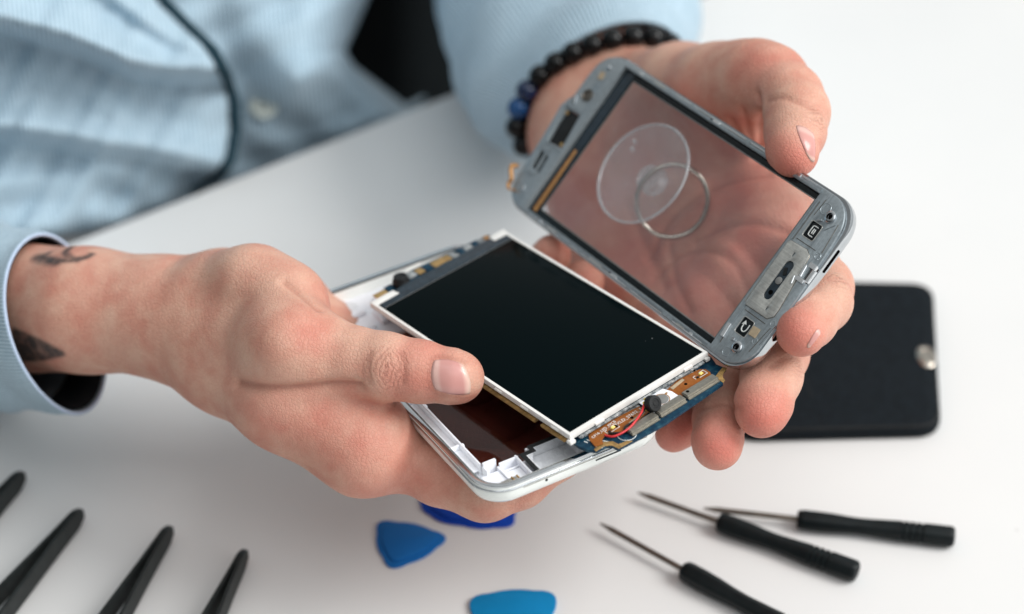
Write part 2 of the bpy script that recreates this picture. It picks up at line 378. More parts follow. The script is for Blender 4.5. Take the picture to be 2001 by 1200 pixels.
# ------------------------------------------------------------------ phone shell (tray held underneath)
def build_shell():
    r = root('phone_shell', PS.M, 'white and chrome phone back shell held under the black screen', 'phone shell')
    # outer wall: loft of rounded rectangles
    prof = [(-0.2, 0.0), (0.25, -0.6), (0.35, -2.0), (0.2, -4.5), (-0.8, -6.6), (-2.6, -8.0), (-5.0, -8.7), (-6.0, -8.5), (-5.2, -7.9), (-3.0, -7.2), (-2.0, -5.6), (-2.0, -0.3)]
    rings = []
    for off, z in prof:
        rings.append([(x, y, z) for x, y in rrect(-32.25 - off, -63.5 - off, 32.25 + off, 63.5 + off, 10 + off, 10)])
    n = len(rings[0]); v = [p for q in rings for p in q]; f = []
    for i in range(len(rings) - 1):
        for j in range(n): f.append((i * n + j, i * n + (j + 1) % n, (i + 1) * n + (j + 1) % n, (i + 1) * n + j))
    me = mesh('outer_wall', np.array(v) * MM, f); link('outer_wall', me, M['white_gloss'], r, True, 60)
    plate('chrome_rim', [rrect(-32.55, -63.8, 32.55, 63.8, 10.3, 10), rrect(-30.9, -62.15, 30.9, 62.15, 8.7, 10)], -0.9, 0.25, M['chrome'], r, 0.35)
    tube('chrome_bead', [(x, y, -1.6) for x, y in rrect(-32.62, -63.87, 32.62, 63.87, 10.3, 10)], 0.42, M['chrome'], r, 8, True)
    # floor with the battery opening
    plate('floor', [rrect(-30.4, -61.6, 30.4, 61.6, 8.3, 8), [(-26.2, -48.9), (-21.0, -48.9), (-21.0, -50.2), (-10.6, -50.2), (-10.6, -49.8), (26, -49.8), (26, 34), (-26.2, 34)]], -5.4, -4.6, M['white_plastic'], r, 0.1)
    plate('shade_pane', [rrect(-26.0, -48.7, 25.8, 33.8, 1.0, 3)], -6.4, -6.0, M['opening_tint'], r, 0.1)  # added tinted pane, shades the fingers seen through the opening
    def wall(pts, w, z0, z1, nm='rib', mat=None):
        for (x0, y0), (x1, y1) in zip(pts[:-1], pts[1:]):
            L = math.hypot(x1 - x0, y1 - y0) + w * 0.98
            box(nm, ((x0 + x1) / 2, (y0 + y1) / 2, (z0 + z1) / 2), (L, w, z1 - z0), mat or M['white_plastic'], r, math.atan2(y1 - y0, x1 - x0), 0.1)
    wall([(-26.5, -5.0), (-26.5, -48.5)], 0.75, -5.2, -0.55)
    wall([(-30.2, -5.6), (-26.9, -5.6)], 0.9, -5.1, -0.5)
    wall([(-30.2, -36.0), (-26.9, -36.0)], 0.8, -5.1, -0.9)
    wall([(-30.1, 0.2), (-26.5, 0.2)], 0.8, -5.1, -1.8)
    wall([(-26.5, 0.4), (-26.5, 33.0)], 0.75, -5.2, -0.8)
    for y in (-12.0, -36.5): box('peg', (-25.9, y, -1.3), (0.7, 1.3, 0.9), M['white_plastic'], r)
    box('corner_post', (-23.9, -49.6, -2.4), (4.5, 1.0, 5.0), M['white_plastic'], r, 0.0, 0.12)
    box('corner_post', (-25.9, -50.9, -3.0), (0.9, 3.4, 3.9), M['white_plastic'], r, 0.0, 0.12)
    wall([(-21.6, -51.0), (-21.6, -60.2)], 0.7, -5.1, -2.2)
    wall([(-20.9, -51.0), (-14.9, -51.0)], 0.7, -5.1, -1.1)
    wall([(-20.9, -53.2), (-15.4, -53.2)], 0.5, -5.1, -2.8)
    wall([(-15.2, -50.6), (-15.2, -61.0)], 0.7, -5.15, -1.0)
    wall([(-20.9, -59.6), (-15.8, -59.6)], 0.6, -5.1, -3.4)
    for c_, s_ in (((-28.6, -21.0, -3.1), (3.6, 29.6, 0.7)), ((-28.6, -42.4, -3.0), (3.6, 12.0, 0.7)), ((-28.6, 17.0, -3.1), (3.6, 31.0, 0.7)), ((-18.3, -57.0, -3.5), (5.4, 6.6, 0.6)), ((-25.0, -55.6, -3.2), (6.2, 7.6, 0.6))):
        box('tray_floor', c_, s_, M['white_plastic'], r, 0, 0.15)
    # speaker box with its rough silver floor
    plate('speaker_recess', [rrect(-12.2, -60.9, 24, -50.6, 0.6, 3)], -4.58, -4.2, M['box_grey'], r, 0.1)
    box('speaker_wall', (6.0, -50.1, -2.6), (35, 0.7, 4.2), M['box_grey'], r)
    box('speaker_wall', (-12.6, -56.6, -2.6), (0.7, 8.6, 4.2), M['box_grey'], r)
    box('speaker_wall', (-11.3, -52.6, -2.6), (2.0, 0.6, 4.2), M['box_grey'], r)
    box('speaker_wall', (3.2, -55.8, -2.6), (0.7, 10.4, 4.2), M['box_grey'], r)
    g = [(24, -49.4), (-10.6, -49.4), (-10.6, -51.6), (-14.4, -51.6), (-14.4, -61.4), (-12.9, -61.4), (-12.9, -53.0), (-9.2, -53.0), (-9.2, -50.8), (24, -50.8)]
    plate('gasket', [g], -0.5, -0.1, M['black_matte'], r, 0.1)
    # antenna contact
    box('antenna_contact', (-22.7, -59.9, -1.5), (5.4, 1.7, 0.7), M['steel'], r, 0.05)
    box('contact_leaf', (-21.4, -59.9, -1.0), (0.5, 1.9, 0.5), M['gold'], r, 0.05)
    box('contact_leaf', (-19.6, -59.9, -1.2), (0.5, 1.9, 0.7), M['gold'], r, 0.05)
    # top end: plastic mouldings
    for x, y, w, h in ((-22, 52, 12, 5), (-12, 45, 5, 8), (-2, 55, 18, 3), (-20, 42, 6, 4)):
        box('moulding', (x, y, -3.9), (w, h, 1.6), M['white_plastic'], r, 0.0, 0.4)
    turned('speaker_boss', [(2.6, -4.6), (2.6, -3.0), (2.0, -2.6), (0.1, -2.6)], M['box_grey'], r, Matrix.Translation((-19.5, 55, 0)))
    # bottom edge: microphone hole and port slit
    for x, w, z, nm in ((-12.0, 0.8, -3.3, 'microphone_hole'),):
        turned(nm, [(0.45, -0.25), (0.45, 0.12), (0.1, 0.12)], M['hole'], r, Matrix.Translation((x, -63.75, z)) @ Matrix.Rotation(math.pi / 2, 4, 'X'), 16)
    box('port_slit', (10.0, -63.55, -3.6), (9.5, 0.6, 1.0), M['black_gloss'], r, 0, 0.25)
    tube('seam', [(x, -63.86, -2.55) for x in np.linspace(-20, 24, 12)], 0.1, M['dark_steel'], r, 6)
    turned('side_screw', [(0.7, -0.3), (0.7, 0.25), (0.4, 0.4)], M['chrome'], r, Matrix.Translation((-32.5, 4.0, -3.0)) @ Matrix.Rotation(-math.pi / 2, 4, 'Y'), 14)
build_shell()

# ------------------------------------------------------------------ screen with its circuit board
def build_lcd():
    r = root('display_module', PL.M, 'black phone screen in thin white frame with blue circuit board attached', 'display')
    A = lambda pts, z: [PL.sunk(u, v, z) for u, v in pts]
    C = lambda u, v, z: (*PL.sunk(u, v, z), z)
    plate('screen_frame', [[(-28.75, -50), (28.75, -50), (28.75, 49.0), (29.3, 52.2), (22.8, 52.2), (22.6, 49.2), (-18.8, 49.2), (-19.2, 51.6), (-28.75, 51.6)],
                     [(-27.7, -48.8), (27.7, -48.8), (27.7, 48.4), (-27.7, 48.4)]], -1.9, 0.12, M['lcd_white'], r, 0.12)
    plate('screen_panel', [[(-27.85, -48.9), (27.85, -48.9), (27.85, 48.55), (-27.85, 48.55)]], -1.6, -0.08, M['screen'], r, 0.06)
    plate('driver_strip', [[(-27.2, 45.7), (27.6, 45.7), (27.6, 48.6), (22.4, 48.8), (22.2, 51.2), (-18.4, 51.0), (-18.8, 48.4), (-27.2, 48.3)]], -0.9, 0.2, M['blue_black'], r, 0.05)
    box('screen_seam', (0.2, 45.55, -0.05), (54.4, 0.22, 0.10), M['grey_disc'], r, 0, 0.03)
    # hooks on the frame's side
    for u, v in ((-28.9, -15.8), (-28.9, -28.5), (-28.9, -43.0)): box('frame_hook', (u, v, -0.9), (0.7, 3.4, 0.8), M['lcd_white'], r)
    for u in (-17, 20): box('frame_hook', (u, -50.15, -1.4), (3.6, 0.8, 0.9), M['lcd_white'], r)
    box('frame_foot', (-28.4, -50.0, -2.4), (2.2, 2.0, 1.2), M['lcd_white'], r, 0, 0.15)
    box('frame_foot', (28.0, -49.9, -2.2), (1.8, 1.8, 1.2), M['lcd_white'], r, 0, 0.15)
    box('adhesive_strip', (0.3, -50.5, -2.3), (52, 1.1, 0.5), M['silver_tape'], r, 0, 0.1)
    # board
    Z = -3.3
    bot = A([(-29.8, -51.7), (-30.2, -55.6), (-29.4, -59.0), (-27.8, -61.3), (-24.2, -61.6), (-22.9, -63.0), (-22.8, -65.2), (-17.4, -65.8), (-4.5, -66.5), (21.0, -64.9), (22.6, -61.9), (24.2, -60.9), (26.9, -60.2), (26.2, -56.5), (27.8, -52.5)], Z)
    out = bot + [(29.3, -40), (29.0, 52), PL.sunk(23.2, 53.8, Z), PL.sunk(5, 55.2, Z), PL.sunk(-8.5, 56.4, Z), PL.sunk(-24.6, 53.3, Z), (-27.0, 48.0), (-26.9, -8), (-27.0, -34.6), (-26.2, -34.8), (-26.2, -36.0), (-26.9, -36.2)]
    plate('circuit_board', [out], Z - 1.1, Z, M['board'], r, 0.06)
    box('board_edge', (-28.7, -20.5, -3.0), (1.8, 27, 0.9), M['fr4'], r, 0, 0.2)
    box('board_edge', (-28.7, -42.3, -3.0), (1.8, 11.5, 0.9), M['fr4'], r, 0, 0.2)
    plate('board_rim', [A([(-28.0, -60.2), (-23.6, -59.6), (-21.4, -61.6), (-21.2, -63.8), (-18.2, -64.4), (-17.2, -65.7), (-22.6, -65.4), (-22.9, -62.8), (-24.6, -61.4), (-28.1, -61.4)], Z + 0.1)], Z - 0.05, Z + 0.12, M['fr4'], r, 0.04)
    plate('board_tail', [A([(21.4, -60.9), (23.6, -60.0), (26.8, -59.0), (27.2, -60.3), (24.6, -61.4), (23.2, -62.4), (22.4, -64.4), (21.2, -64.9)], Z + 0.1)], Z - 0.05, Z + 0.14, M['fr4'], r, 0.04)
    for v, w in ((-53.0, 0.30), (-52.35, 0.14)):
        a = C(-24, v, Z); b = C(25, v, Z)
        box('printed_line', ((a[0] + b[0]) / 2, (a[1] + b[1]) / 2, Z + 0.03), (b[0] - a[0], w, 0.08), M['silk'] if w < 0.2 else M['black_gloss'], r, 0, 0.02)
    # flex cable halves
    fz = Z + 0.55
    plate('flex_cable', [A([(-24.6, -53.9), (-22.2, -53.0), (-19.6, -53.6), (-16, -53.6), (-10, -54.0), (-4.6, -54.6), (-3.8, -58.8), (-8, -59.3), (-12, -60.4), (-18.6, -59.6), (-20.8, -57.6), (-23.0, -58.4), (-24.2, -60.2), (-26.8, -59.6), (-26.0, -56.0)], fz)], fz - 0.2, fz, M['flex'], r, 0.05)
    plate('flex_cable', [A([(5.6, -54.9), (12.7, -53.5), (16, -53.9), (20.9, -54.4), (22.2, -55.8), (22.2, -58.0), (21.0, -59.9), (8, -60.4), (6.3, -60.2)], fz)], fz - 0.2, fz, M['flex'], r, 0.05)
    for pts in ([(8.2, -54.7), (14.0, -54.0), (14.0, -55.1), (8.2, -56.1)], [(-12.2, -58.3), (-5.5, -57.2), (-5.4, -58.3), (-12.2, -59.9)]):
        plate('flex_stiffener', [A(pts, fz + 0.08)], fz + 0.01, fz + 0.1, M['tan'], r, 0.03)
    plate('grey_tape', [A([(-16.5, -52.9), (-4.0, -53.4), (-4.2, -54.6), (-16.5, -54.1)], fz - 0.15)], fz - 0.45, fz - 0.22, M['silver_tape'], r, 0.03)
    plate('grey_tape', [A([(6.4, -52.9), (20.0, -53.1), (20.0, -54.6), (6.4, -54.8)], fz - 0.15)], fz - 0.45, fz - 0.22, M['silver_tape'], r, 0.03)
    for u, v in ((-15.8, -56.8), (12.8, -56.9), (-9.9, -57.2), (5.4, -55.0), (4.2, -59.9), (19.4, -53.6)):
        c = C(u, v, fz); turned('hole', [(0.55, fz - 0.1), (0.55, fz + 0.05), (0.05, fz + 0.05)], M['hole'], r, Matrix.Translation((c[0], c[1], 0)), 14)
    # LEDs with their printed brackets
    for u, v in ((-17.2, -56.7), (19.5, -56.6)):
        c = C(u, v, fz)
        box('led', (c[0], c[1], fz + 0.22), (1.5, 1.0, 0.45), M['led'], r, 0.15)
        box('led_chip', (c[0] - 1.9, c[1] - 0.6, fz + 0.16), (0.9, 0.8, 0.3), M['black_gloss'], r, 0.15)
        for dx, dy, w, h in ((0.2, -1.1, 3.4, 0.2), (0.9, 1.0, 1.9, 0.2), (1.8, -0.1, 0.2, 2.0), (-2.9, -0.2, 0.2, 1.4), (-2.4, 0.6, 1.0, 0.2)):
            box('printed_bracket', (c[0] + dx, c[1] + dy, fz + 0.02), (w, h, 0.06), M['silk'], r, 0, 0.01)
    # white sticker, disc and vibration motor
    sz = Z + 0.95
    st = plate('white_sticker', [A([(-3.4, -52.5), (6.3, -53.1), (7.4, -56.4), (7.3, -60.0), (1.6, -60.7), (0.0, -60.3), (-1.6, -61.0), (-3.6, -60.2)], sz)], sz - 0.25, sz, M['white_plastic'], r, 0.05)
    c = C(2.5, -57.0, sz)
    plate('sticker_ring', [circ(c[0], c[1], 2.75), circ(c[0], c[1], 2.45)], sz, sz + 0.05, M['copper'], r, 0.02)
    plate('sticker_disc', [circ(c[0], c[1], 2.3)], sz, sz + 0.12, M['grey_disc'], r, 0.04)
    box('sticker_tab', (c[0] + 2.9, c[1] + 1.0, sz + 0.06), (1.2, 0.7, 0.12), M['copper'], r, 0.3)
    mc = C(-0.9, -56.9, sz + 2.2)
    MT = Matrix.Translation((mc[0], mc[1], sz + 2.4)) @ Vector((0.12, -0.86, 0.48)).to_track_quat('Z', 'Y').to_matrix().to_4x4()
    mo = turned('vibration_motor', [(2.3, -1.5), (2.6, -1.2), (2.6, 0.9), (2.4, 1.2), (1.5, 1.25), (1.3, 1.05), (0.9, 1.05), (0.7, 1.2), (0.05, 1.2)], M['black_matte'], r, MT, 36, 30)
    for k in range(5):
        a = 1.9 + k * 0.55
        q = MT @ Vector((2.2 * math.cos(a), 2.2 * math.sin(a), -1.7)); box('glue', tuple(q), (1.0, 0.9, 0.8), M['yellow'], r, k, 0.3)
    w0 = [C(-21.2, -57.6, Z + 0.6), C(-20.2, -59.6, Z + 1.1), C(-18.0, -60.4, Z + 1.4), C(-14.2, -60.4, Z + 1.6), C(-10.2, -59.2, Z + 2.0), C(-6.2, -57.4, Z + 2.4), C(-3.4, -55.4, Z + 3.0), C(-2.4, -54.6, Z + 3.4)]
    tube('red_wire', spline(w0, 48), 0.36, M['red_wire'], r, 8)
    w1 = [C(-19.8, -57.6, Z + 0.9), C(-18.4, -59.0, Z + 1.0), C(-16.4, -60.6, Z + 0.9), C(-14.0, -59.0, Z + 1.1), C(-10.0, -59.0, Z + 1.5), C(-5.6, -57.6, Z + 2.0), C(-2.9, -55.9, Z + 2.6)]
    tube('black_wire', spline(w1, 48), 0.33, M['black_matte'], r, 8)
    # shield cans along the lower edge
    for u0, u1, vc, hole in ((-16.0, -4.6, -62.3, False), (-4.0, 6.9, -62.0, False), (7.7, 20.9, -61.7, True)):
        a = C(u0, vc, Z); b = C(u1, vc, Z)
        L = b[0] - a[0]; cx = (a[0] + b[0]) / 2; cy = (a[1] + b[1]) / 2
        sh = box('shield_can', (cx, cy - 0.1, Z + 0.75), (L, 3.1, 1.5), M['shield'], r, 0, 0.3)
        box('shield_step', (cx, cy - 1.85, Z + 0.3), (L * 0.99, 0.7, 0.55), M['shield'], r, 0, 0.12)
        if hole: turned('hole', [(0.55, 0), (0.55, 0.07), (0.05, 0.07)], M['hole'], r, Matrix.Translation((a[0] + 1.7, cy + 0.2, Z + 1.47)), 14)
    # silkscreen
    c = C(-16.4, -62.2, Z); ring = [(c[0] + 2.9 * math.cos(a), c[1] + 2.9 * math.sin(a), Z + 0.04) for a in np.linspace(2.6, 6.0, 22)]
    tube('printed_arc', ring, 0.13, M['silk'], r, 6)
    for k in range(5):
        c = C(-26.3 + 0.85 * k, -60.9 + 0.1 * k, Z); box('solder_pad', (c[0], c[1] + 0.3, Z + 0.05), (0.32, 2.4, 0.1), M['silk'], r, 0.45, 0.02)
    for k in range(4):
        c = C(-27.4 + 1.1 * k, -55.9, Z); box('solder_pad', (c[0], c[1], Z + 0.05), (0.35, 1.3, 0.1), M['silk'], r, 0.2, 0.02)
    t0 = C(-10.0, -56.0, fz)
    text('printed_text', 'XLD_S7652_1', (t0[0], t0[1] - 0.1, fz + 0.03), 1.75, 0.03, M['silk'], r)
    t1 = C(-19.6, -55.6, fz)
    text('printed_text', 'CP16_LED_FPCB', (t1[0], t1[1] + 0.35, fz + 0.03), 1.45, 0.10, M['silk'], r)
    t2 = C(-25.4, -53.5, Z)
    text('printed_text', 'RF3201', (t2[0], t2[1], Z + 0.03), 1.1, 0.0, M['silk'], r)
    t3 = C(20.6, -53.3, Z)
    text('printed_text', 'A530', (t3[0], t3[1], Z + 0.03), 1.2, 0.0, M['silk'], r)
    # top end of the board: gold contacts, chips, camera
    tz = Z + 0.5
    for u0, u1, v0, v1, m in ((-25.5, -20.8, 51.8, 54.4, 'gold'), (-20.3, -17.4, 52.2, 55.2, 'board'), (-10.8, -7.6, 52.8, 56.0, 'silver_tape'), (-7.2, -4.6, 52.4, 55.6, 'gold'), (-4.4, -1.2, 52.0, 55.4, 'board'), (-1.0, 4.4, 51.6, 55.0, 'gold'), (4.6, 6.2, 51.4, 54.6, 'gold'), (6.6, 9.2, 51.2, 54.6, 'silver_tape'), (9.8, 12.2, 51.2, 54.4, 'board'), (12.4, 15.4, 51.2, 54.2, 'silver_tape'), (15.8, 18.2, 51.0, 54.0, 'board'), (18.4, 20.8, 50.8, 54.0, 'silver_tape'), (21.0, 23.0, 50.4, 53.8, 'copper')):
        plate('contact_pad' if m in ('gold', 'copper') else 'chip', [A([(u0, v0), (u1, v0), (u1, v1), (u0, v1)], tz)], tz - 0.5, tz, M[m], r, 0.05)
    c = C(-6.2, 57.2, tz)
    box('white_bar', (c[0], c[1], tz), (6.4, 0.9, 0.8), M['lcd_white'], r)
    c = C(-13.8, 54.2, -1.5)
    turned('camera_module', [(3.0, Z), (3.0, -1.6), (2.6, -1.0), (2.4, 0.2), (1.8, 0.5), (1.2, 0.1), (0.05, 0.1)], M['black_matte'], r, Matrix.Translation((c[0], c[1], 0)), 28, 30)
    box('camera_bracket', (c[0] + 0.6, c[1] - 3.4, -2.3), (7.0, 1.5, 1.6), M['blue_black'], r)
build_lcd()

# ------------------------------------------------------------------ front panel with the empty glass
def build_front():
    r = root('front_panel', PW.M, 'grey metal phone front frame with clear glass window held open above', 'phone front')
    outl = [(31.3, 48), (31.5, 54), (30.8, 59.5), (28.6, 63.2), (25.2, 65.3), (20, 65.9), (11.4, 66.0), (9.4, 67.2), (6.4, 68.4), (1.0, 67.6), (-7, 66.6), (-20, 65.6), (-26.0, 64.6), (-29.3, 62.0), (-30.6, 58.5), (-31.0, 50)]
    arc = lambda cx, cy, rr, a0, a1, n=9: [(cx + rr * math.cos(math.radians(a)), cy + rr * math.sin(math.radians(a))) for a in np.linspace(a0, a1, n)]
    outl += [(-30.9, -54)] + arc(-20.8, -55.8, 10.1, 180, 262) + [(-2, -66.1), (3.4, -65.9)] + [(3.5, -63.6), (9.0, -63.4), (9.2, -65.4)] + arc(20.8, -54.2, 10.3, 278, 360) + [(31.2, -40)]
    hole = [(-29.0, -48.9), (29.0, -48.9), (29.4, 53.8), (-29.4, 53.0)]
    key1 = rrect(15.2, -57.9, 21.0, -52.8, 0.7, 3); key2 = rrect(-21.4, -58.5, -15.6, -53.4, 0.7, 3)
    ear = [(6.6, 65.2), (7.0, 57.8), (-5.9, 55.7), (-6.6, 63.2)]
    sl1 = [(-10.6, 63.4), (-10.4, 61.3), (-17.0, 60.3), (-17.2, 62.4)]; sl2 = [(-10.8, 60.3), (-10.6, 58.6), (-17.2, 57.6), (-17.4, 59.3)]
    plate('metal_frame', [outl, hole, key1, key2, ear, sl1, sl2, circ(14.1, 60.4, 1.75)], -1.9, 0.0, M['frame_metal'], r, 0.25)
    # chrome outer rim
    big = []
    o = np.array(outl); cen = o.mean(0)
    ro = rrect(-31.8, -66.6, 32.0, 66.2, 10.4, 10); ri = rrect(-29.9, -64.9, 30.1, 65.0, 9.0, 10)
    prof = [(0.0, -0.75), (0.25, -1.4), (0.3, -2.6), (0.0, -4.2), (-0.9, -5.4), (-2.2, -6.0)]
    rings = [[(x, y, z) for x, y in rrect(-31.6 - q, -66.4 - q, 31.8 + q, 66.2 + q, 10.4 + q, 10)] for q, z in [(-1.8, -0.9)] + prof + [(-2.2, -2.2)]]
    n = len(rings[0]); v = [p for q in rings for p in q]; f = []
    for i in range(len(rings) - 1):
        for j in range(n): f.append((i * n + j, i * n + (j + 1) % n, (i + 1) * n + (j + 1) % n, (i + 1) * n + j))
    link('chrome_rim', mesh('chrome_rim', np.array(v) * MM, f), M['chrome'], r, True, 40)
    for u, w in ((13.5, 8.5), (-13.5, 6.5)):
        box('rim_slot', (u, -66.75, -2.3), (w, 0.5, 1.1), M['hole'], r, 0.0, 0.2)
    plate('glass', [rrect(-29.6, -50.2, 29.6, 55.6, 1.0, 3)], -3.0, -2.0, M['glass'], r, 0.1)
    plate('black_border', [[(-29.2, -49.1), (29.2, -49.1), (29.6, 54.0), (-29.6, 53.2)], [(-26.8, -47.4), (26.8, -47.4), (26.8, 47.9), (-26.8, 47.9)]], -1.98, -1.78, M['black_gloss'], r, 0.04)
    plate('window_edge', [[(-27.0, -47.6), (27.0, -47.6), (27.0, 48.1), (-27.0, 48.1)], [(-26.6, -47.2), (26.6, -47.2), (26.6, 47.7), (-26.6, 47.7)]], -1.77, -1.70, M['grey_disc'], r, 0.02)
    plate('film_strip', [[(-28.8, 48.9), (29.0, 48.9), (29.2, 53.2), (-28.8, 52.6)]], -1.77, -1.60, M['blue_black'], r, 0.04)
    plate('ribbon', [[(-28.6, 49.2), (-3.6, 50.2), (-3.6, 51.6), (-28.6, 51.4)]], -1.58, -1.40, M['copper'], r, 0.04)
    # lips along both long strips
    for u in (-29.55, 29.7):
        box('lip', (u, 2, 0.18), (0.5, 100, 0.5), M['frame_metal'], r, 0, 0.15)
        box('lip', (u * 1.035, 2, 0.02), (0.35, 96, 0.4), M['bright_edge'], r, 0, 0.12)
    for u, vs in ((-30.2, (43, 28.5, 20, 1.1, -7, -27.9, -40)), (30.4, (45.4, 29.2, 17, 4.1, -12, -24.9, -38))):
        for k, vv in enumerate(vs):
            box('catch', (u, vv, 0.12), (1.1, (2.2, 5.5, 1.5, 3.4)[k % 4], 0.5), M['bright_edge' if k % 3 == 0 else 'frame_metal'], r, 0.0, 0.12)
            if k % 2: turned('dimple', [(0.45, 0.0), (0.45, 0.08), (0.02, 0.08)], M['hole'], r, Matrix.Translation((u, vv + 2.6, 0.0)), 12)
    # machined grooves, steps and pads of the casting
    for a_, b_ in (((-30.3, 46), (-30.3, 33)), ((-30.3, 17), (-30.3, 5)), ((-30.4, -12), (-30.4, -25)), ((30.5, 40), (30.5, 31)), ((30.6, 14), (30.6, 7)), ((30.5, -2), (30.5, -22)), ((-11, -50.9), (-27, -51.6)), ((12.5, -51.0), (27, -51.0)), ((-14, -52), (-14, -62)), ((13.5, -52), (13.5, -61)), ((24, -62.4), (14, -63.6)), ((-14, -64.6), (-24, -63.2)), ((22.4, -52.2), (28.6, -52.6))):
        tube('groove', [(a_[0], a_[1], 0.0), (b_[0], b_[1], 0.0)], 0.13, M['dark_steel'], r, 6)
    for c_, s_ in (((-30.3, 36.5, 0.05), (0.8, 5.0, 0.3)), ((-30.3, 11.5, 0.05), (0.8, 7.0, 0.3)), ((30.6, 35.0, 0.05), (0.8, 6.0, 0.3)), ((30.6, -33.0, 0.05), (0.8, 6.0, 0.3)), ((-30.4, -34.5, 0.05), (0.8, 4.0, 0.3))):
        box('step', c_, s_, M['plate_metal'], r, 0, 0.1)
    # earpiece speaker
    plate('earpiece_speaker', [[(6.4, 64.9), (6.8, 58.0), (-5.7, 55.95), (-6.4, 63.0)]], -1.6, -0.7, M['black_matte'], r, 0.2)
    for u, v_ in ((5.2, 64.0), (-4.9, 57.2)): turned('gold_contact', [(0.75, -0.75), (0.75, -0.4), (0.5, -0.3), (0.05, -0.3)], M['gold'], r, Matrix.Translation((u, v_, 0)), 14)
    for pts in ([(7.4, 66.0), (7.9, 57.5), (8.3, 57.5), (7.9, 66.2)], [(-6.7, 64.2), (-6.4, 55.3), (-6.9, 55.2), (-7.2, 64.1)], [(7.4, 66.4), (-7, 64.3), (-7, 63.8), (7.4, 65.9)]):
        plate('speaker_wall', [pts], -0.2, 0.6, M['frame_metal'], r, 0.1)
    turned('camera_hole_ring', [(2.3, -0.1), (2.3, 0.35), (1.9, 0.45), (1.7, 0.1), (1.7, -1.2)], M['dark_steel'], r, Matrix.Translation((14.1, 60.4, 0)), 24)
    plate('slot_back', [sl1], -1.8, -1.5, M['hole'], r, 0.05); plate('slot_back', [sl2], -1.8, -1.5, M['blue_black'], r, 0.05)
    turned('sensor_dot', [(0.9, -0.05), (0.9, 0.4), (0.5, 0.7), (0.05, 0.75)], M['chrome'], r, Matrix.Translation((26.2, 59.6, 0)), 16)
    box('gold_contact', (22.4, 60.4, 0.15), (2.8, 2.2, 0.35), M['tan'], r, 0.2)
    box('bracket', (10.6, 64.0, 0.3), (3.0, 1.2, 0.8), M['chrome'], r, 0.4); box('bracket', (8.2, 62.0, 0.2), (1.2, 3.0, 0.6), M['frame_metal'], r)
    box('bracket', (-9.0, 62.4, 0.2), (1.0, 6.0, 0.6), M['frame_metal'], r); box('bracket', (-18.4, 61.0, 0.3), (1.2, 4.6, 0.8), M['frame_metal'], r)
    box('bracket', (-24.6, 59.6, 0.3), (2.2, 1.6, 0.8), M['chrome'], r, 0.3)
    gf = [(-19.6, 67.2, 0.6), (-20.6, 68.8, 1.6), (-22.2, 67.6, 1.9), (-24.6, 65.6, 1.2), (-26.4, 65.8, 0.8), (-27.8, 63.8, 1.2), (-27.0, 61.8, 0.6)]
    tube('gold_flex', spline(gf, 40), 0.75, M['copper'], r, 8, flat=0.45)
    # lower end: ridge lines, home key bracket, touch key windows, screw bosses
    box('ridge', (18.5, -50.4, 0.15), (18, 0.35, 0.4), M['frame_metal'], r); box('ridge', (-19.5, -51.2, 0.15), (14, 0.35, 0.4), M['frame_metal'], r)
    box('ridge', (0.0, -50.1, 0.1), (24, 0.3, 0.35), M['plate_metal'], r)
    hb = [(-12.6, -51.3), (-11.6, -50.7), (11.0, -50.3), (11.9, -51.0), (12.3, -58.2), (11.0, -60.4), (8.6, -61.0), (-8.0, -63.2), (-10.6, -63.2), (-12.4, -61.4)]
    plate('home_key_bracket', [hb, rrect(-7.6, -58.2, 6.6, -54.6, 1.7, 6), rrect(7.9, -55.6, 9.4, -54.9, 0.3, 3), rrect(-10.6, -59.6, -9.1, -58.9, 0.3, 3)], 0.02, 0.55, M['plate_metal'], r, 0.12)
    plate('home_key_well', [rrect(-8.2, -58.8, 7.2, -54.0, 2.2, 6)], -0.35, 0.06, M['blue_black'], r, 0.05)
    turned('home_key_dot', [(1.25, 0), (1.25, 0.35), (0.8, 0.5), (0.05, 0.5)], M['grey_disc'], r, Matrix.Translation((-0.6, -56.4, 0)), 20)
    turned('dimple', [(0.8, 0), (0.8, 0.2), (0.05, 0.2)], M['hole'], r, Matrix.Translation((-5.0, -56.4, 0)), 16)
    box('bracket_blade', (2.9, -56.3, 0.2), (2.6, 1.4, 0.3), M['black_matte'], r, 0.5)
    tube('bracket_outline', [(x, y, 0.02) for x, y in hb], 0.16, M['dark_steel'], r, 6, True)
    for nm, k, cx, cy in (('menu_key_window', key1, 18.1, -55.35), ('back_key_window', key2, -18.5, -55.95)):
        plate(nm, [rrect(cx - 3.2, cy - 2.9, cx + 3.2, cy + 2.9, 0.9, 3)], -1.7, -0.5, M['black_gloss'], r, 0.05)
        tube('window_lip', [(x, y, 0.0) for x, y in k], 0.14, M['plate_metal'], r, 6, True)
    z = -0.45
    q = lambda c, pts: [(c[0] + a, c[1] + b, z) for a, b in pts]
    c1 = (18.1, -55.3)
    tube('menu_symbol', spline(q(c1, [(1.7, -1.1), (1.7, 0.5), (1.2, 1.0), (-1.2, 1.0), (-1.7, 0.5), (-1.7, -1.1)]), 30), 0.2, M['silk'], r, 6)
    tube('menu_symbol', q(c1, [(-0.9, 0.05), (0.9, 0.05)]), 0.2, M['silk'], r, 6); tube('menu_symbol', q(c1, [(-0.9, -0.65), (0.9, -0.65)]), 0.2, M['silk'], r, 6)
    c2 = (-18.5, -55.9)
    tube('back_symbol', spline(q(c2, [(1.4, -1.1), (-0.4, -1.1), (-1.3, -0.6), (-1.5, 0.1), (-1.1, 0.8), (-0.3, 1.1), (0.5, 1.1)]), 34), 0.22, M['silk'], r, 6)
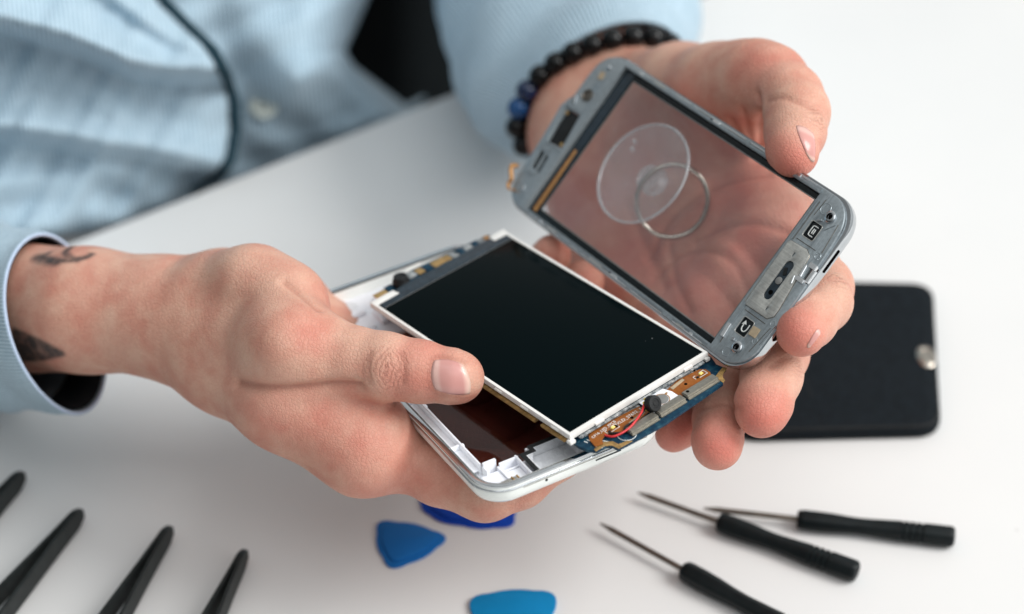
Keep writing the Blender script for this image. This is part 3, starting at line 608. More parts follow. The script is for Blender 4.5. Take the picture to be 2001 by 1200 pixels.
    plate('back_symbol', [[(c2[0] + 0.9, c2[1] + 0.2), (c2[0] + 0.3, c2[1] + 1.9), (c2[0] + 2.0, c2[1] + 1.2)]], z - 0.1, z + 0.15, M['silk'], r, 0.03)
    for cx, cy in ((24.7, -58.2), (-25.0, -58.6)):
        turned('screw_boss', [(2.0, -0.1), (2.0, 0.6), (1.6, 0.9), (1.15, 0.9), (1.0, 0.1)], M['chrome'], r, Matrix.Translation((cx, cy, 0)), 22)
        turned('screw_hole', [(0.92, 0.0), (0.92, 0.16), (0.05, 0.16)], M['hole'], r, Matrix.Translation((cx, cy, 0)), 16)
    for cx, cy, rr in ((26.0, -54.6, 1.9), (-28.0, -55.9, 1.5), (-20.2, -62.6, 1.0), (12.4, -63.0, 1.1), (-12.5, -64.3, 0.9)):
        tube('moulded_ring', [(x, y, 0.0) for x, y in circ(cx, cy, rr, 20)], 0.15, M['frame_metal'], r, 6, True)
    box('clip_post', (22.0, -55.6, 0.3), (0.6, 2.0, 0.8), M['chrome'], r, 0.5); box('clip_post', (21.8, -60.3, 0.1), (0.3, 4.2, 0.3), M['frame_metal'], r, 0.9)
    box('bright_clip', (-22.6, -50.9, 0.35), (4.8, 1.5, 0.8), M['bright_edge'], r, 0.1); box('clip_post', (-23.6, -55.4, 0.3), (1.0, 1.4, 0.8), M['chrome'], r, 0.2)
    box('foam_pad', (-18.0, -60.6, 0.3), (3.2, 3.0, 0.7), M['tan'], r, 0.05)
    box('side_step', (29.9, -45.5, 0.12), (1.6, 7.0, 0.35), M['frame_metal'], r, 0, 0.1)
    for c, s, a in (((3.4, -63.0, 0.3), (1.4, 4.0, 1.2), 0.0), ((6.2, -62.0, 0.2), (4.4, 1.2, 1.0), 0.15), ((9.0, -64.2, 0.2), (1.6, 3.4, 1.2), 0.0), ((6.0, -65.4, -0.4), (4.6, 1.6, 1.2), 0.0), ((2.2, -60.9, 0.6), (3.0, 0.7, 0.5), 0.3)):
        box('latch', c, s, M['bright_edge'], r, a, 0.25)
    box('side_tape', (-16.5, -65.4, 0.0), (8.0, 0.3, 0.5), M['chrome'], r, -0.1)
    return r
build_front()

# ------------------------------------------------------------------ suction cup stuck to the far side of the glass
def build_cup():
    c = PW.R @ np.array([*PW.local(1255, 338, -3.05)[:2], -3.05]) + PW.t
    Mx = PW.M.copy(); o = to_world(c)
    for i in range(3): Mx[i][3] = o[i]
    r = root('suction_cup', Mx, 'clear suction cup with a steel pull ring stuck behind the glass window', 'suction cup')
    FL = Matrix.Rotation(math.pi, 4, 'X')
    turned('cup', [(18.2, 0.02), (18.2, 0.55), (14, 1.1), (8, 2.4), (4.2, 4.2)], M['silicone'], r, FL, 64, 60)
    tube('rim', [(x, y, -0.5) for x, y in circ(0, 0, 18.0, 72)], 0.62, M['silicone_rim'], r, 10, True)
    turned('knob', [(4.6, 3.4), (3.4, 4.6), (3.2, 5.6), (4.6, 6.6), (5.2, 7.6), (4.8, 8.8), (3.4, 9.5), (2.4, 9.2), (2.0, 8.4), (0.05, 8.2)], M['silicone_rim'], r, FL, 36, 60)
    tube('moulded_mark', [(7.0, 12.2, -1.5), (7.6, 13.4, -1.5)], 0.9, M['silicone_rim'], r, 8); tube('moulded_mark', [(4.4, 11.0, -1.6), (5.0, 12.2, -1.6)], 0.9, M['silicone_rim'], r, 8)
    # ring: nearly facing the camera, running through the knob
    rc = P(1314, 393, 812)
    e1 = np.array([1.0, 0.15, 0.10]); e1 /= np.linalg.norm(e1); e2 = np.array([-0.1, 1.0, 0.25]); e2 -= e1 * (e1 @ e2); e2 /= np.linalg.norm(e2)
    inv = np.linalg.inv(PW.R)
    pts = [inv @ (rc + 12.0 * (e1 * math.cos(a) + e2 * math.sin(a) * 1.04) - c) for a in np.linspace(0, 2 * math.pi, 64, endpoint=False)]
    tube('pull_ring', pts, 0.9, M['ring_steel'], r, 10, True)
build_cup()
# ------------------------------------------------------------------ the person's hands: one smooth field per hand
def smin(a, b, k):
    h = np.clip(0.5 + 0.5 * (b - a) / k, 0, 1)
    return b * (1 - h) + a * h - k * h * (1 - h)
class Hand:
    def __init__(s): s.palm = []; s.fingers = []; s.dents = []; s.lumps = []
    def cone(s, lst, a, b, ra, rb): lst.append((np.array(a, float), np.array(b, float), ra, rb))
    def chain(s, pts, k=3.0, kp=7.0):
        f = []
        for (a, ra), (b, rb) in zip(pts[:-1], pts[1:]): s.cone(f, a, b, ra, rb)
        s.fingers.append((f, k, kp)); return f
    def bone(s, pts):
        for (a, ra), (b, rb) in zip(pts[:-1], pts[1:]): s.cone(s.palm, a, b, ra, rb)
    @staticmethod
    def dcone(p, c):
        a, b, ra, rb = c; ab = b - a; t = np.clip(((p - a) @ ab) / max(ab @ ab, 1e-9), 0, 1)
        t2 = t * t * (3 - 2 * t) * 0.35 + t * 0.65
        return np.linalg.norm(p - a - t[:, None] * ab, axis=1) - (ra + (rb - ra) * t2)
    def d(s, p, kpalm=6.0):
        d = None
        for c in s.palm:
            q = s.dcone(p, c); d = q if d is None else smin(d, q, kpalm)
        fs = None
        out = d
        for f, k, kp in s.fingers:
            g = None
            for c in f:
                q = s.dcone(p, c); g = q if g is None else smin(g, q, k)
            fs = (g, kp) if fs is None else (smin(fs[0], g, 0.7), kp)
            if kp != s.fingers[0][2]: pass
        for (g, kp) in ([fs] if fs else []): out = smin(out, g, kp)
        for c, r, amt in s.lumps:
            out = out - amt * np.exp(-((p - c) ** 2).sum(1) / (r * r))
        return out
    def hits(s, pts, d0=640, d1=1000):
        """where the sight lines through these image points first meet the skin (nan where they miss)"""
        r = np.array([ray(*q) for q in pts]); t = np.full(len(r), float(d0))
        for i in range(70):
            x = s.d(r * t[:, None]); t = np.where(t < d1, t + np.where(x > 0.02, np.maximum(x * 0.85, 0.02), 0), t)
        out = r * t[:, None]; out[t >= d1] = np.nan
        return out
    def hit(s, px, py):
        p = s.hits([(px, py)])[0]; return None if np.isnan(p[0]) else p
    def bounds(s):
        A = []
        for c in s.palm + [c for f in s.fingers for c in f[0]]:
            for p, r in ((c[0], c[2]), (c[1], c[3])): A += [p - r - 4, p + r + 4]
        A = np.array(A); return A.min(0), A.max(0)
    def surface(s, h):
        lo, hi = s.bounds(); K = 4
        n = (np.ceil((hi - lo) / (h * K)).astype(int) + 1) * K + 1
        ax = [lo[i] + h * np.arange(n[i]) for i in range(3)]
        cx = [a[::K] for a in ax]
        G = np.stack(np.meshgrid(*cx, indexing='ij'), -1); cd = s.d(G.reshape(-1, 3)).reshape(G.shape[:3])
        big = np.repeat(np.repeat(np.repeat(cd, K, 0), K, 1), K, 2)[:n[0], :n[1], :n[2]]
        near = np.abs(cd) < h * K * 1.9
        nb = np.repeat(np.repeat(np.repeat(near, K, 0), K, 1), K, 2)
        sh = K // 2
        mask = np.zeros(tuple(n), bool)
        nb = np.roll(nb, (-sh, -sh, -sh), (0, 1, 2))
        mask[...] = nb[:n[0], :n[1], :n[2]]
        vol = np.roll(np.pad(big, 0), (0, 0, 0), (0, 1, 2)).astype(np.float32)
        # nearest coarse sample for the far field
        ii = [np.clip((np.arange(n[i]) + sh) // K, 0, cd.shape[i] - 1) for i in range(3)]
        vol = cd[np.ix_(*ii)].astype(np.float32); mask = near[np.ix_(*ii)]
        idx = np.argwhere(mask); pts = lo + idx * h
        vals = np.concatenate([s.d(q) for q in np.array_split(pts, max(1, len(pts) // 200000))])
        vol[mask] = vals
        return nets(vol, lo, h)
def nets(vol, lo, h):
    s = vol < 0
    c = [s[i:s.shape[0] - 1 + i, j:s.shape[1] - 1 + j, k:s.shape[2] - 1 + k] for i in (0, 1) for j in (0, 1) for k in (0, 1)]
    tot = sum(x.astype(np.int8) for x in c); act = (tot > 0) & (tot < 8)
    idx = np.argwhere(act); N = len(idx)
    num = -np.ones(act.shape, np.int64); num[act] = np.arange(N)
    offs = np.array([(i, j, k) for i in (0, 1) for j in (0, 1) for k in (0, 1)])
    V = np.stack([vol[tuple((idx + o).T)] for o in offs], 1).astype(float)
    acc = np.zeros((N, 3)); cnt = np.zeros(N)
    for a in range(8):
        for b in range(a + 1, 8):
            if np.abs(offs[a] - offs[b]).sum() != 1: continue
            va, vb = V[:, a], V[:, b]; m = (va < 0) != (vb < 0)
            t = np.where(m, va / np.where(m, va - vb, 1), 0)
            q = offs[a] + t[:, None] * (offs[b] - offs[a]); acc[m] += q[m]; cnt[m] += 1
    verts = lo + (idx + acc / cnt[:, None]) * h
    F4 = []
    for ax_ in range(3):
        u, v = (ax_ + 1) % 3, (ax_ + 2) % 3
        s0 = [slice(None)] * 3; s1 = [slice(None)] * 3; s0[ax_] = slice(0, -1); s1[ax_] = slice(1, None)
        ch = s[tuple(s0)] != s[tuple(s1)]; e = np.argwhere(ch)
        e = e[(e[:, u] > 0) & (e[:, v] > 0) & (e[:, u] < vol.shape[u] - 1) & (e[:, v] < vol.shape[v] - 1)]
        du = np.zeros(3, int); dv = np.zeros(3, int); du[u] = 1; dv[v] = 1
        q = np.stack([num[tuple((e - du - dv).T)], num[tuple((e - dv).T)], num[tuple(e.T)], num[tuple((e - du).T)]], 1)
        flip = ~s[tuple(e.T)]
        q[flip] = q[flip][:, ::-1]; F4.append(q)
    return verts, np.concatenate(F4)

# hand on the image's left: palm under the shell, thumb over the screen's edge
HA = Hand()
HA.bone([(P(-420, 560, 960), 34), (P(-60, 600, 850), 25), (P(170, 606, 815), 20.3), (P(330, 619, 804), 19.9)])
HA.bone([(P(-60, 600, 880), 25), (P(170, 606, 836), 20.0), (P(330, 615, 820), 18.5), (P(450, 640, 806), 17.6)])
HA.bone([(P(330, 622, 806), 19.4), (P(450, 695, 790), 18.6), (P(560, 772, 770), 17.0), (P(715, 868, 765), 16.4)])
HA.bone([(P(440, 600, 800), 17.0), (P(640, 680, 822), 15), (P(760, 745, 822), 13)])       # palm under the tray
HA.bone([(P(440, 580, 806), 16.0), (P(560, 600, 822), 15)])
HA.bone([(P(430, 577, 792), 14.5), (P(495, 572, 782), 14.6), (P(552, 598, 776), 13.6), (P(570, 645, 768), 13.0)])  # ball of the thumb
HA.bone([(P(400, 620, 793), 16.5), (P(478, 662, 779), 14.4), (P(530, 676, 768), 13.0), (P(570, 676, 759), 13.8)])
HA.chain([(P(540, 668, 764), 13.8), (P(640, 694, 757), 11.6), (P(690, 704, 754), 10.4), (P(752, 716, 751), 10.5), (P(820, 726, 749), 9.6), (P(885, 736, 747), 8.4), (P(898, 738, 747), 7.6)], 2.2)
def under(px, py, r, extra=0.0): return (P(px, py, PS.depth(px, py, -(9.2 + r + extra))), r)
HA.chain([(P(715, 868, 766), 15.0), under(790, 895, 10.2), under(860, 925, 10.2), under(948, 950, 11.0), under(1010, 930, 10.4), under(1085, 880, 9.4), under(1130, 845, 8.4)], 2.5)
HA.chain([(P(740, 800, 802), 12.5), under(860, 850, 10.3), under(955, 862, 10.8), under(1050, 800, 9.8), under(1120, 720, 9.0), under(1180, 655, 8.2)], 2.5)
HA.chain([(P(750, 750, 815), 12), under(870, 790, 9.8), under(985, 770, 10.2), under(1080, 690, 9.2), (P(1126, 592, 832), 8.4), (P(1140, 550, 826), 7.2)], 2.5)
HA.chain([(P(700, 690, 832), 11), under(850, 690, 8.8), under(960, 660, 9.0), (P(1030, 580, 838), 8.2), (P(1070, 515, 832), 7.2), (P(1078, 496, 829), 6.6)], 2.5)
HA.lumps += [(P(755, 700, 741), 6.0, 0.5), (P(556, 690, 748), 11.0, 1.3), (P(530, 725, 752), 9.0, 0.8), (P(385, 575, 772), 13, -1.2), (P(432, 660, 764), 17, -2.6), (P(545, 672, 745), 9, 1.2), (P(600, 800, 750), 16, 0.8)]
def poly_hit(H, pts): return [p for p in H.hits(pts) if not np.isnan(p[0])]

# hand on the image's right: open palm behind the glass, thumb and fingertips hooked round the frame
HB = Hand()
def back(px, py, off): return P(px, py, PW.depth(px, py, off))
HB.bone([(P(1040, -330, 1110), 34), (P(1085, -60, 990), 25), (P(1138, 222, 906), 16.6), (back(1160, 390, -46), 16.0)])
HB.bone([(P(1110, -60, 988), 25), (P(1214, 176, 903), 16.6), (P(1290, 260, 880), 18)])
HB.bone([(P(1175, 205, 905), 18), (back(1330, 370, -46), 16), (back(1500, 470, -42), 14.5)])
HB.bone([(P(1175, 225, 905), 18), (back(1290, 420, -48), 16), (back(1455, 540, -42), 14.5)])
HB.bone([(P(1150, 250, 905), 18), (back(1240, 470, -48), 16), (back(1400, 610, -41), 14)])
HB.bone([(P(1125, 270, 908), 18), (back(1195, 500, -46), 15.5), (back(1330, 660, -40), 13.5)])
HB.bone([(back(1500, 470, -42), 14.0), (back(1455, 540, -42), 14), (back(1400, 610, -41), 13.5), (back(1330, 660, -40), 13)])
HB.bone([(P(1262, 196, 890), 19), (P(1330, 185, 856), 17.5), (P(1410, 182, 829), 16.5), (P(1478, 158, 809), 13.0)])   # ball of the thumb
HB.bone([(P(1300, 270, 866), 19), (P(1400, 258, 843), 17), (P(1464, 250, 828), 13)])
HB.bone([(back(1420, 330, -46), 14), (back(1490, 390, -44), 13), (back(1540, 440, -41), 12)])
HB.chain([(P(1462, 160, 815), 13.0), (P(1512, 158, 800), 11.3), (P(1545, 190, 790), 10.6), (P(1557, 220, 783), 10.6), (P(1554, 258, 776), 9.8), (P(1549, 292, 770), 8.3), (P(1553, 302, 768), 7.2)], 2.0)
HB.chain([(back(1505, 470, -40), 13.2), (P(1570, 520, 797), 11.4), (P(1605, 562, 778), 10.2), (P(1606, 590, 767), 9.6), (P(1582, 625, 755), 8.6), (P(1566, 648, 748), 7.9)], 2.2)
HB.chain([(back(1460, 545, -40), 13.2), (P(1510, 620, 800), 11), (P(1520, 690, 777), 10.0), (P(1508, 735, 764), 9.6), (P(1492, 790, 752), 8.9), (P(1488, 806, 750), 8.0)], 2.2)
HB.chain([(back(1405, 615, -40), 12.8), (P(1425, 700, 798), 10.5), (P(1412, 770, 779), 8.9), (P(1406, 820, 767), 8.3), (P(1402, 862, 758), 7.9), (P(1402, 874, 757), 7.2)], 2.2)
HB.chain([(back(1335, 660, -40), 12), (P(1372, 740, 803), 9.2), (P(1358, 795, 788), 8.0), (P(1330, 832, 780), 7.0), (P(1316, 848, 777), 6.0)], 2.2)

# skin folds pressed into the field
def crease(H, pts, w, amt, n=None):
    p = poly_hit(H, [tuple(q) for q in spline(pts, n or 3 * len(pts))])
    if len(p) > 1: H.dents.append((p, w, amt))
    return p
CR_A = [crease(HA, [(462, 748), (500, 757), (550, 762), (600, 760), (650, 754), (700, 755)], 2.2, 1.9),
        crease(HA, [(556, 552), (580, 570), (604, 590), (622, 604)], 1.6, 0.9),
        crease(HA, [(722, 690), (718, 715), (722, 748)], 1.0, 0.35), crease(HA, [(712, 700), (708, 720), (711, 742)], 0.9, 0.25),
        crease(HA, [(784, 690), (790, 715), (788, 748)], 1.0, 0.3)]
CR_A.append(poly_hit(HA, [tuple(q) for q in spline([(924, 776), (880, 775), (846, 764), (839, 732), (846, 700), (876, 699), (908, 708)], 40)]))
CR_B = [crease(HB, [(1478, 185), (1486, 215), (1490, 250), (1488, 285), (1480, 305)], 2.0, 1.6),
        crease(HB, [(1452, 215), (1462, 250), (1468, 280)], 1.6, 0.9), crease(HB, [(1430, 232), (1444, 262), (1456, 290)], 1.4, 0.6),
        crease(HB, [(1588, 212), (1560, 200), (1530, 190), (1500, 196)], 1.4, 0.6),
        crease(HB, [(1500, 340), (1440, 352), (1370, 380), (1310, 430), (1270, 500)], 2.2, 1.0),
        crease(HB, [(1580, 470), (1500, 440), (1430, 440), (1360, 470)], 2.0, 0.8),
        crease(HB, [(1470, 590), (1440, 520), (1390, 490), (1330, 500), (1280, 540)], 2.0, 0.7),
        crease(HB, [(1300, 560), (1260, 470), (1230, 400)], 2.4, 0.8), crease(HB, [(1350, 610), (1320, 540), (1310, 480)], 1.8, 0.6),
        crease(HB, [(1560, 700), (1535, 700), (1508, 716)], 1.4, 0.6), crease(HB, [(1445, 800), (1410, 790), (1370, 800)], 1.3, 0.4)]

def gauss(v, pts, r):
    out = np.zeros(len(v))
    for p in pts:
        if p is None: continue
        out = np.maximum(out, np.exp(-((v - p) ** 2).sum(1) / (r * r)))
    return out
def seg_dist(v, seg):
    m = np.full(len(v), 1e9)
    for a, b in zip(seg[:-1], seg[1:]):
        ab = b - a; t = np.clip(((v - a) @ ab) / max(ab @ ab, 1e-9), 0, 1)
        m = np.minimum(m, ((v - a - t[:, None] * ab) ** 2).sum(1))
    return np.sqrt(m)

vA, fA = HA.surface(0.75); vB, fB = HB.surface(0.8)
V = np.concatenate([vA, vB]); FQ = np.concatenate([fA, fB + len(vA)])
# hidden rest of the body inside the shirt: upper arms and chest
BD = Hand()
BD.bone([(P(-420, 560, 962), 36), (P(-900, 300, 1100), 42), (P(-480, -560, 1160), 50)])
BD.bone([(P(1020, -330, 1112), 36), (P(1120, -560, 1090), 44), (P(760, -760, 1160), 50)])
BD.bone([(P(-480, -560, 1160), 60), (P(150, -560, 1160), 100), (P(760, -760, 1160), 60)])
vC, fC = BD.surface(7.0)
FQ = np.concatenate([FQ, fC + len(V)]); V = np.concatenate([V, vC])
nA, nB = len(vA), len(vB)
red = np.zeros(len(V)); pale = np.zeros(len(V)); crs = np.zeros(len(V)); ink = np.zeros(len(V)); kd = np.full(len(V), 30.0); kx = np.zeros(len(V))
HITS = HA.hit
# flushed places
red = np.maximum(red, 0.8 * gauss(V, [HB.hit(*q) for q in ((1546, 660), (1488, 815), (1402, 875), (1318, 850), (1545, 310), (1320, 840))], 12))
red = np.maximum(red, 0.42 * gauss(V, [HA.hit(*q) for q in ((820, 690), (850, 680), (640, 585), (600, 640), (800, 745))] , 9))
red = np.maximum(red, 0.35 * gauss(V, [HA.hit(*q) for q in ((700, 870), (640, 830), (780, 930), (520, 800), (740, 960))], 15))
red = np.maximum(red, 0.45 * gauss(V, [HB.hit(*q) for q in ((1330, 200), (1380, 250), (1470, 240), (1480, 130), (1500, 300), (1440, 290))], 12))
red = np.maximum(red, 0.62 * gauss(V, [HB.hit(*q) for q in ((1250, 300), (1180, 380), (1430, 380), (1350, 560), (1460, 480), (1120, 400), (1240, 500))], 17))
red = np.maximum(red, 0.40 * gauss(V, [HA.hit(1078, 490), HA.hit(1138, 548)], 9))
pale = np.maximum(pale, 0.55 * gauss(V, [HA.hit(*q) for q in ((520, 735), (560, 745), (480, 720), (720, 660))], 10))
pale = np.maximum(pale, 0.5 * gauss(V, [HB.hit(*q) for q in ((1640, 570), (1600, 520), (1540, 730), (1290, 110), (1350, 100), (1560, 240))], 10))
pale = np.maximum(pale, 0.4 * gauss(V, [HA.hit(*q) for q in ((480, 520), (430, 500), (560, 545))], 14))
for cset in (CR_A, CR_B):
    for i, seg in enumerate(cset):
        if len(seg) > 1:
            crs = np.maximum(crs, (0.75 if i in (0,) else 0.55) * np.exp(-(seg_dist(V, seg) / 1.0) ** 2))
for q, H, ax, s_ in (((754, 722), HA, (1, 0.12, 0), 1.0), ((1600, 230), HB, (0.1, 1, -0.5), 1.7), ((1640, 545), HB, (0.2, 0.8, -0.6), 1.7), ((1562, 715), HB, (0, 1, -0.6), 1.7)):
    p = H.hit(*q)
    if p is None: continue
    ax = np.array(ax, float); ax /= np.linalg.norm(ax); D = V - p; al = D @ ax; pr2 = np.maximum((D ** 2).sum(1) - al * al, 0)
    q2 = np.sqrt((al * 0.95) ** 2 + pr2 * 0.72) * s_
    m_ = q2 < kd; kd[m_] = q2[m_]; kx[m_] = (np.abs(al) + 0.055 * pr2)[m_]
for pts, w in (([(72, 502), (92, 508), (112, 511)], 2.2), ([(112, 509), (140, 508), (165, 503), (178, 497)], 1.3), ([(137, 484), (128, 493), (136, 503), (150, 508)], 1.4), ([(80, 500), (96, 494)], 1.2)):
    seg = poly_hit(HA, [tuple(q) for q in spline(pts, 14)])
    if len(seg) > 1: ink = np.maximum(ink, np.clip(1.4 - seg_dist(V, seg) / w * 0.9, 0, 1))
for k in np.linspace(0, 1, 8):
    seg = poly_hit(HA, [tuple(q) for q in spline([(30, 650 + 52 * k), (75, 668 + 32 * k), (118, 690)], 10)])
    if len(seg) > 1: ink = np.maximum(ink, np.clip(1.5 - seg_dist(V, seg) / 1.6, 0, 1))
# press the folds into the surface along its normals
def vnormals(V, Q):
    n = np.cross(V[Q[:, 2]] - V[Q[:, 0]], V[Q[:, 3]] - V[Q[:, 1]]); out = np.zeros_like(V)
    for k in range(4): np.add.at(out, Q[:, k], n)
    return out / (np.linalg.norm(out, axis=1)[:, None] + 1e-9)
NV = vnormals(V, FQ); dip = np.zeros(len(V))
for H, lo_, hi_ in ((HA, 0, nA), (HB, nA, nA + nB)):
    for seg, w_, amt in H.dents: dip[lo_:hi_] += amt * np.exp(-(seg_dist(V[lo_:hi_], seg) / w_) ** 2)
V = V - NV * np.minimum(dip, 3.0)[:, None]
me = bpy.data.meshes.new('person')
me.from_pydata(to_world(V).tolist(), [], FQ.tolist()); me.update()
for nm, a in (('red', red), ('pale', pale), ('crease', crs), ('ink', ink), ('kd', kd), ('kx', kx)):
    at = me.attributes.new(nm, 'FLOAT', 'POINT'); at.data.foreach_set('value', a.astype(np.float32))
person = link('person', me, M['skin'])
tag(person, 'person in light blue striped shirt and bead bracelet prising a phone apart with both hands', 'person')

# fingernails: thin curved shells lying in the skin
def nail(H, corners, name='fingernail', lift=0.35, nu=16, nv=12, curve=0.0):
    """corners: image quad (cuticle left, cuticle right, tip right, tip left) traced onto the skin"""
    c = np.array(corners, float); Q, LF = [], []
    for j in range(nv):
        for i in range(nu):
            a = i / (nu - 1) * 2 - 1; b = j / (nv - 1) * 2 - 1
            x = a * math.sqrt(1 - 0.32 * b * b); y = b * math.sqrt(1 - 0.32 * a * a)     # rounds the corners
            u, v = (x + 1) / 2, (y + 1) / 2
            Q.append((1 - v) * ((1 - u) * c[0] + u * c[1]) + v * ((1 - u) * c[3] + u * c[2]))
            LF.append(lift * (1 - max(abs(a), abs(b)) ** 6) - 0.12 + 0.25 * max(0, b) ** 2 * lift)
    p = H.hits(Q); bad = np.isnan(p[:, 0])
    for k in np.where(bad)[0]:
        g_ = np.where(~bad)[0]; near = g_[np.argmin([np.hypot(*(Q[k] - Q[i])) for i in g_])]; p[k] = p[near]
    e = 0.4; g = np.stack([H.d(p + d) - H.d(p - d) for d in np.eye(3) * e], 1); g /= np.linalg.norm(g, axis=1)[:, None]
    V_ = p + g * np.array(LF)[:, None]
    f = [(j * nu + i, j * nu + i + 1, (j + 1) * nu + i + 1, (j + 1) * nu + i) for j in range(nv - 1) for i in range(nu - 1)]
    m = mesh(name, to_world(np.array(V_)), f)
    m.attributes.new('nv', 'FLOAT', 'POINT').data.foreach_set('value', np.repeat(np.linspace(0, 1, nv), nu).astype(np.float32))
    bm = bmesh.new(); bm.from_mesh(m); bmesh.ops.recalc_face_normals(bm, faces=bm.faces); bm.to_mesh(m); bm.free()
    o = link(name, m, M['nail'], person, True)
    sm = o.modifiers.new('thick', 'SOLIDIFY'); sm.thickness = 0.0003; sm.offset = 0
    return o
nail(HA, [(842, 698), (843, 766), (926, 776), (910, 708)])
nail(HB, [(1550, 238), (1594, 258), (1593, 322), (1578, 308)])
nail(HB, [(1598, 640), (1606, 650), (1580, 682), (1576, 676)])

# ------------------------------------------------------------------ shirt
def grid_mesh(name, P3, mat, parent, st=None, st2=None, thick=1.2):
    n, m = P3.shape[:2]
    f = [(i * m + j, i * m + j + 1, (i + 1) * m + j + 1, (i + 1) * m + j) for i in range(n - 1) for j in range(m - 1)]
    me = mesh(name, to_world(P3.reshape(-1, 3)), f)
    if st is not None:
        me.attributes.new('st', 'FLOAT', 'POINT').data.foreach_set('value', np.asarray(st, np.float32).ravel())
        me.attributes.new('st2', 'FLOAT', 'POINT').data.foreach_set('value', np.asarray(st2, np.float32).ravel())
    o = link(name, me, mat, parent, True)
    if thick:
        sm = o.modifiers.new('thick', 'SOLIDIFY'); sm.thickness = thick * MM; sm.offset = 0
    return o
def sstep(a, b, x): t = np.clip((x - a) / (b - a), 0, 1); return t * t * (3 - 2 * t)
def interp(xs, ys): return lambda t: np.interp(t, xs, ys)
# placket edge as a function of y; hem as a function of x
EDGE = interp([-420, -200, -60, 0, 50, 100, 150, 200, 250, 310, 345, 372, 420], [60, 200, 280, 312, 360, 412, 438, 453, 455, 446, 420, 372, 300])
HEM = interp([-700, -300, 0, 180, 300, 380, 430, 560, 640, 760, 850, 960], [500, 490, 478, 452, 412, 386, 364, 318, 290, 238, 196, 150])
def polydist(x, y, pts):
    """signed distance in px to a fold line running left to right, positive above it"""
    px = np.array([p[0] for p in pts], float); py = np.array([p[1] for p in pts], float)
    yy = np.interp(x, px, py); sl = np.gradient(py, px); s = np.interp(x, px, sl)
    return (yy - y) / np.sqrt(1 + s * s)
def fold(x, y, pts, amp, up, dn, x0=-9999, x1=9999, fade=60):
    d = polydist(x, y, pts)
    g = np.where(d > 0, np.exp(-d / up), 1.0) * sstep(-dn, 3, d)
    return amp * g * sstep(x0 - fade, x0 + fade, x) * (1 - sstep(x1 - fade, x1 + fade, x))
def front_depth(x, y):
    base = 992 + 0.085 * (x - 180) + (y - HEM(x)) * 0.13
    h = fold(x, y, [(-700, -40), (0, 28), (130, 62), (250, 112), (330, 128), (440, 130), (700, 120)], 40, 66, 44, x1=560)
    h += fold(x, y, [(-700, 200), (0, 240), (100, 252), (210, 272), (330, 292), (460, 322), (700, 360)], 24, 75, 44, x1=520)
    h += fold(x, y, [(-700, 380), (0, 352), (120, 345), (260, 330), (420, 330)], 8, 60, 60, x1=330)
    h += 22 * np.exp(-((x - 60) / 220) ** 2 - ((y - 450) / 70) ** 2)
    h += fold(x, y, [(150, -60), (260, 20), (330, 70), (420, 100)], 6, 40, 30, x0=150, x1=430)
    h += 2.2 * np.sin(0.040 * x + 0.026 * y + 1.7 * np.sin(0.011 * y + 1)) + 1.6 * np.sin(0.055 * y - 0.019 * x + 2.2 * np.sin(0.013 * x)) + 0.9 * np.sin(0.11 * x + 0.06 * y)
    # hem rolls under
    r = HEM(x) - y
    h -= 10 * np.exp(-np.clip(r, 0, 999) / 12)
    return base - h
ys = np.linspace(-420, 1, 170); 
def panel(name, xl, xr, y0, n, m, depth, st, parent, mat, thick=1.2):
    G = np.zeros((n, m, 3)); S1 = np.zeros((n, m)); S2 = np.zeros((n, m))
    for i in range(n):
        t = i / (n - 1)
        for j in range(m):
            u = j / (m - 1)
            # rows run from the top edge down to the hem
            x = xl(t, u); 
            y = y0 + (HEM(x) - y0) * t
            x = xr(x, y, u)
            d = depth(x, y); G[i, j] = P(x, y, d); S1[i, j], S2[i, j] = st(x, y, d)
    return grid_mesh(name, G, mat, parent, S1, S2, thick)
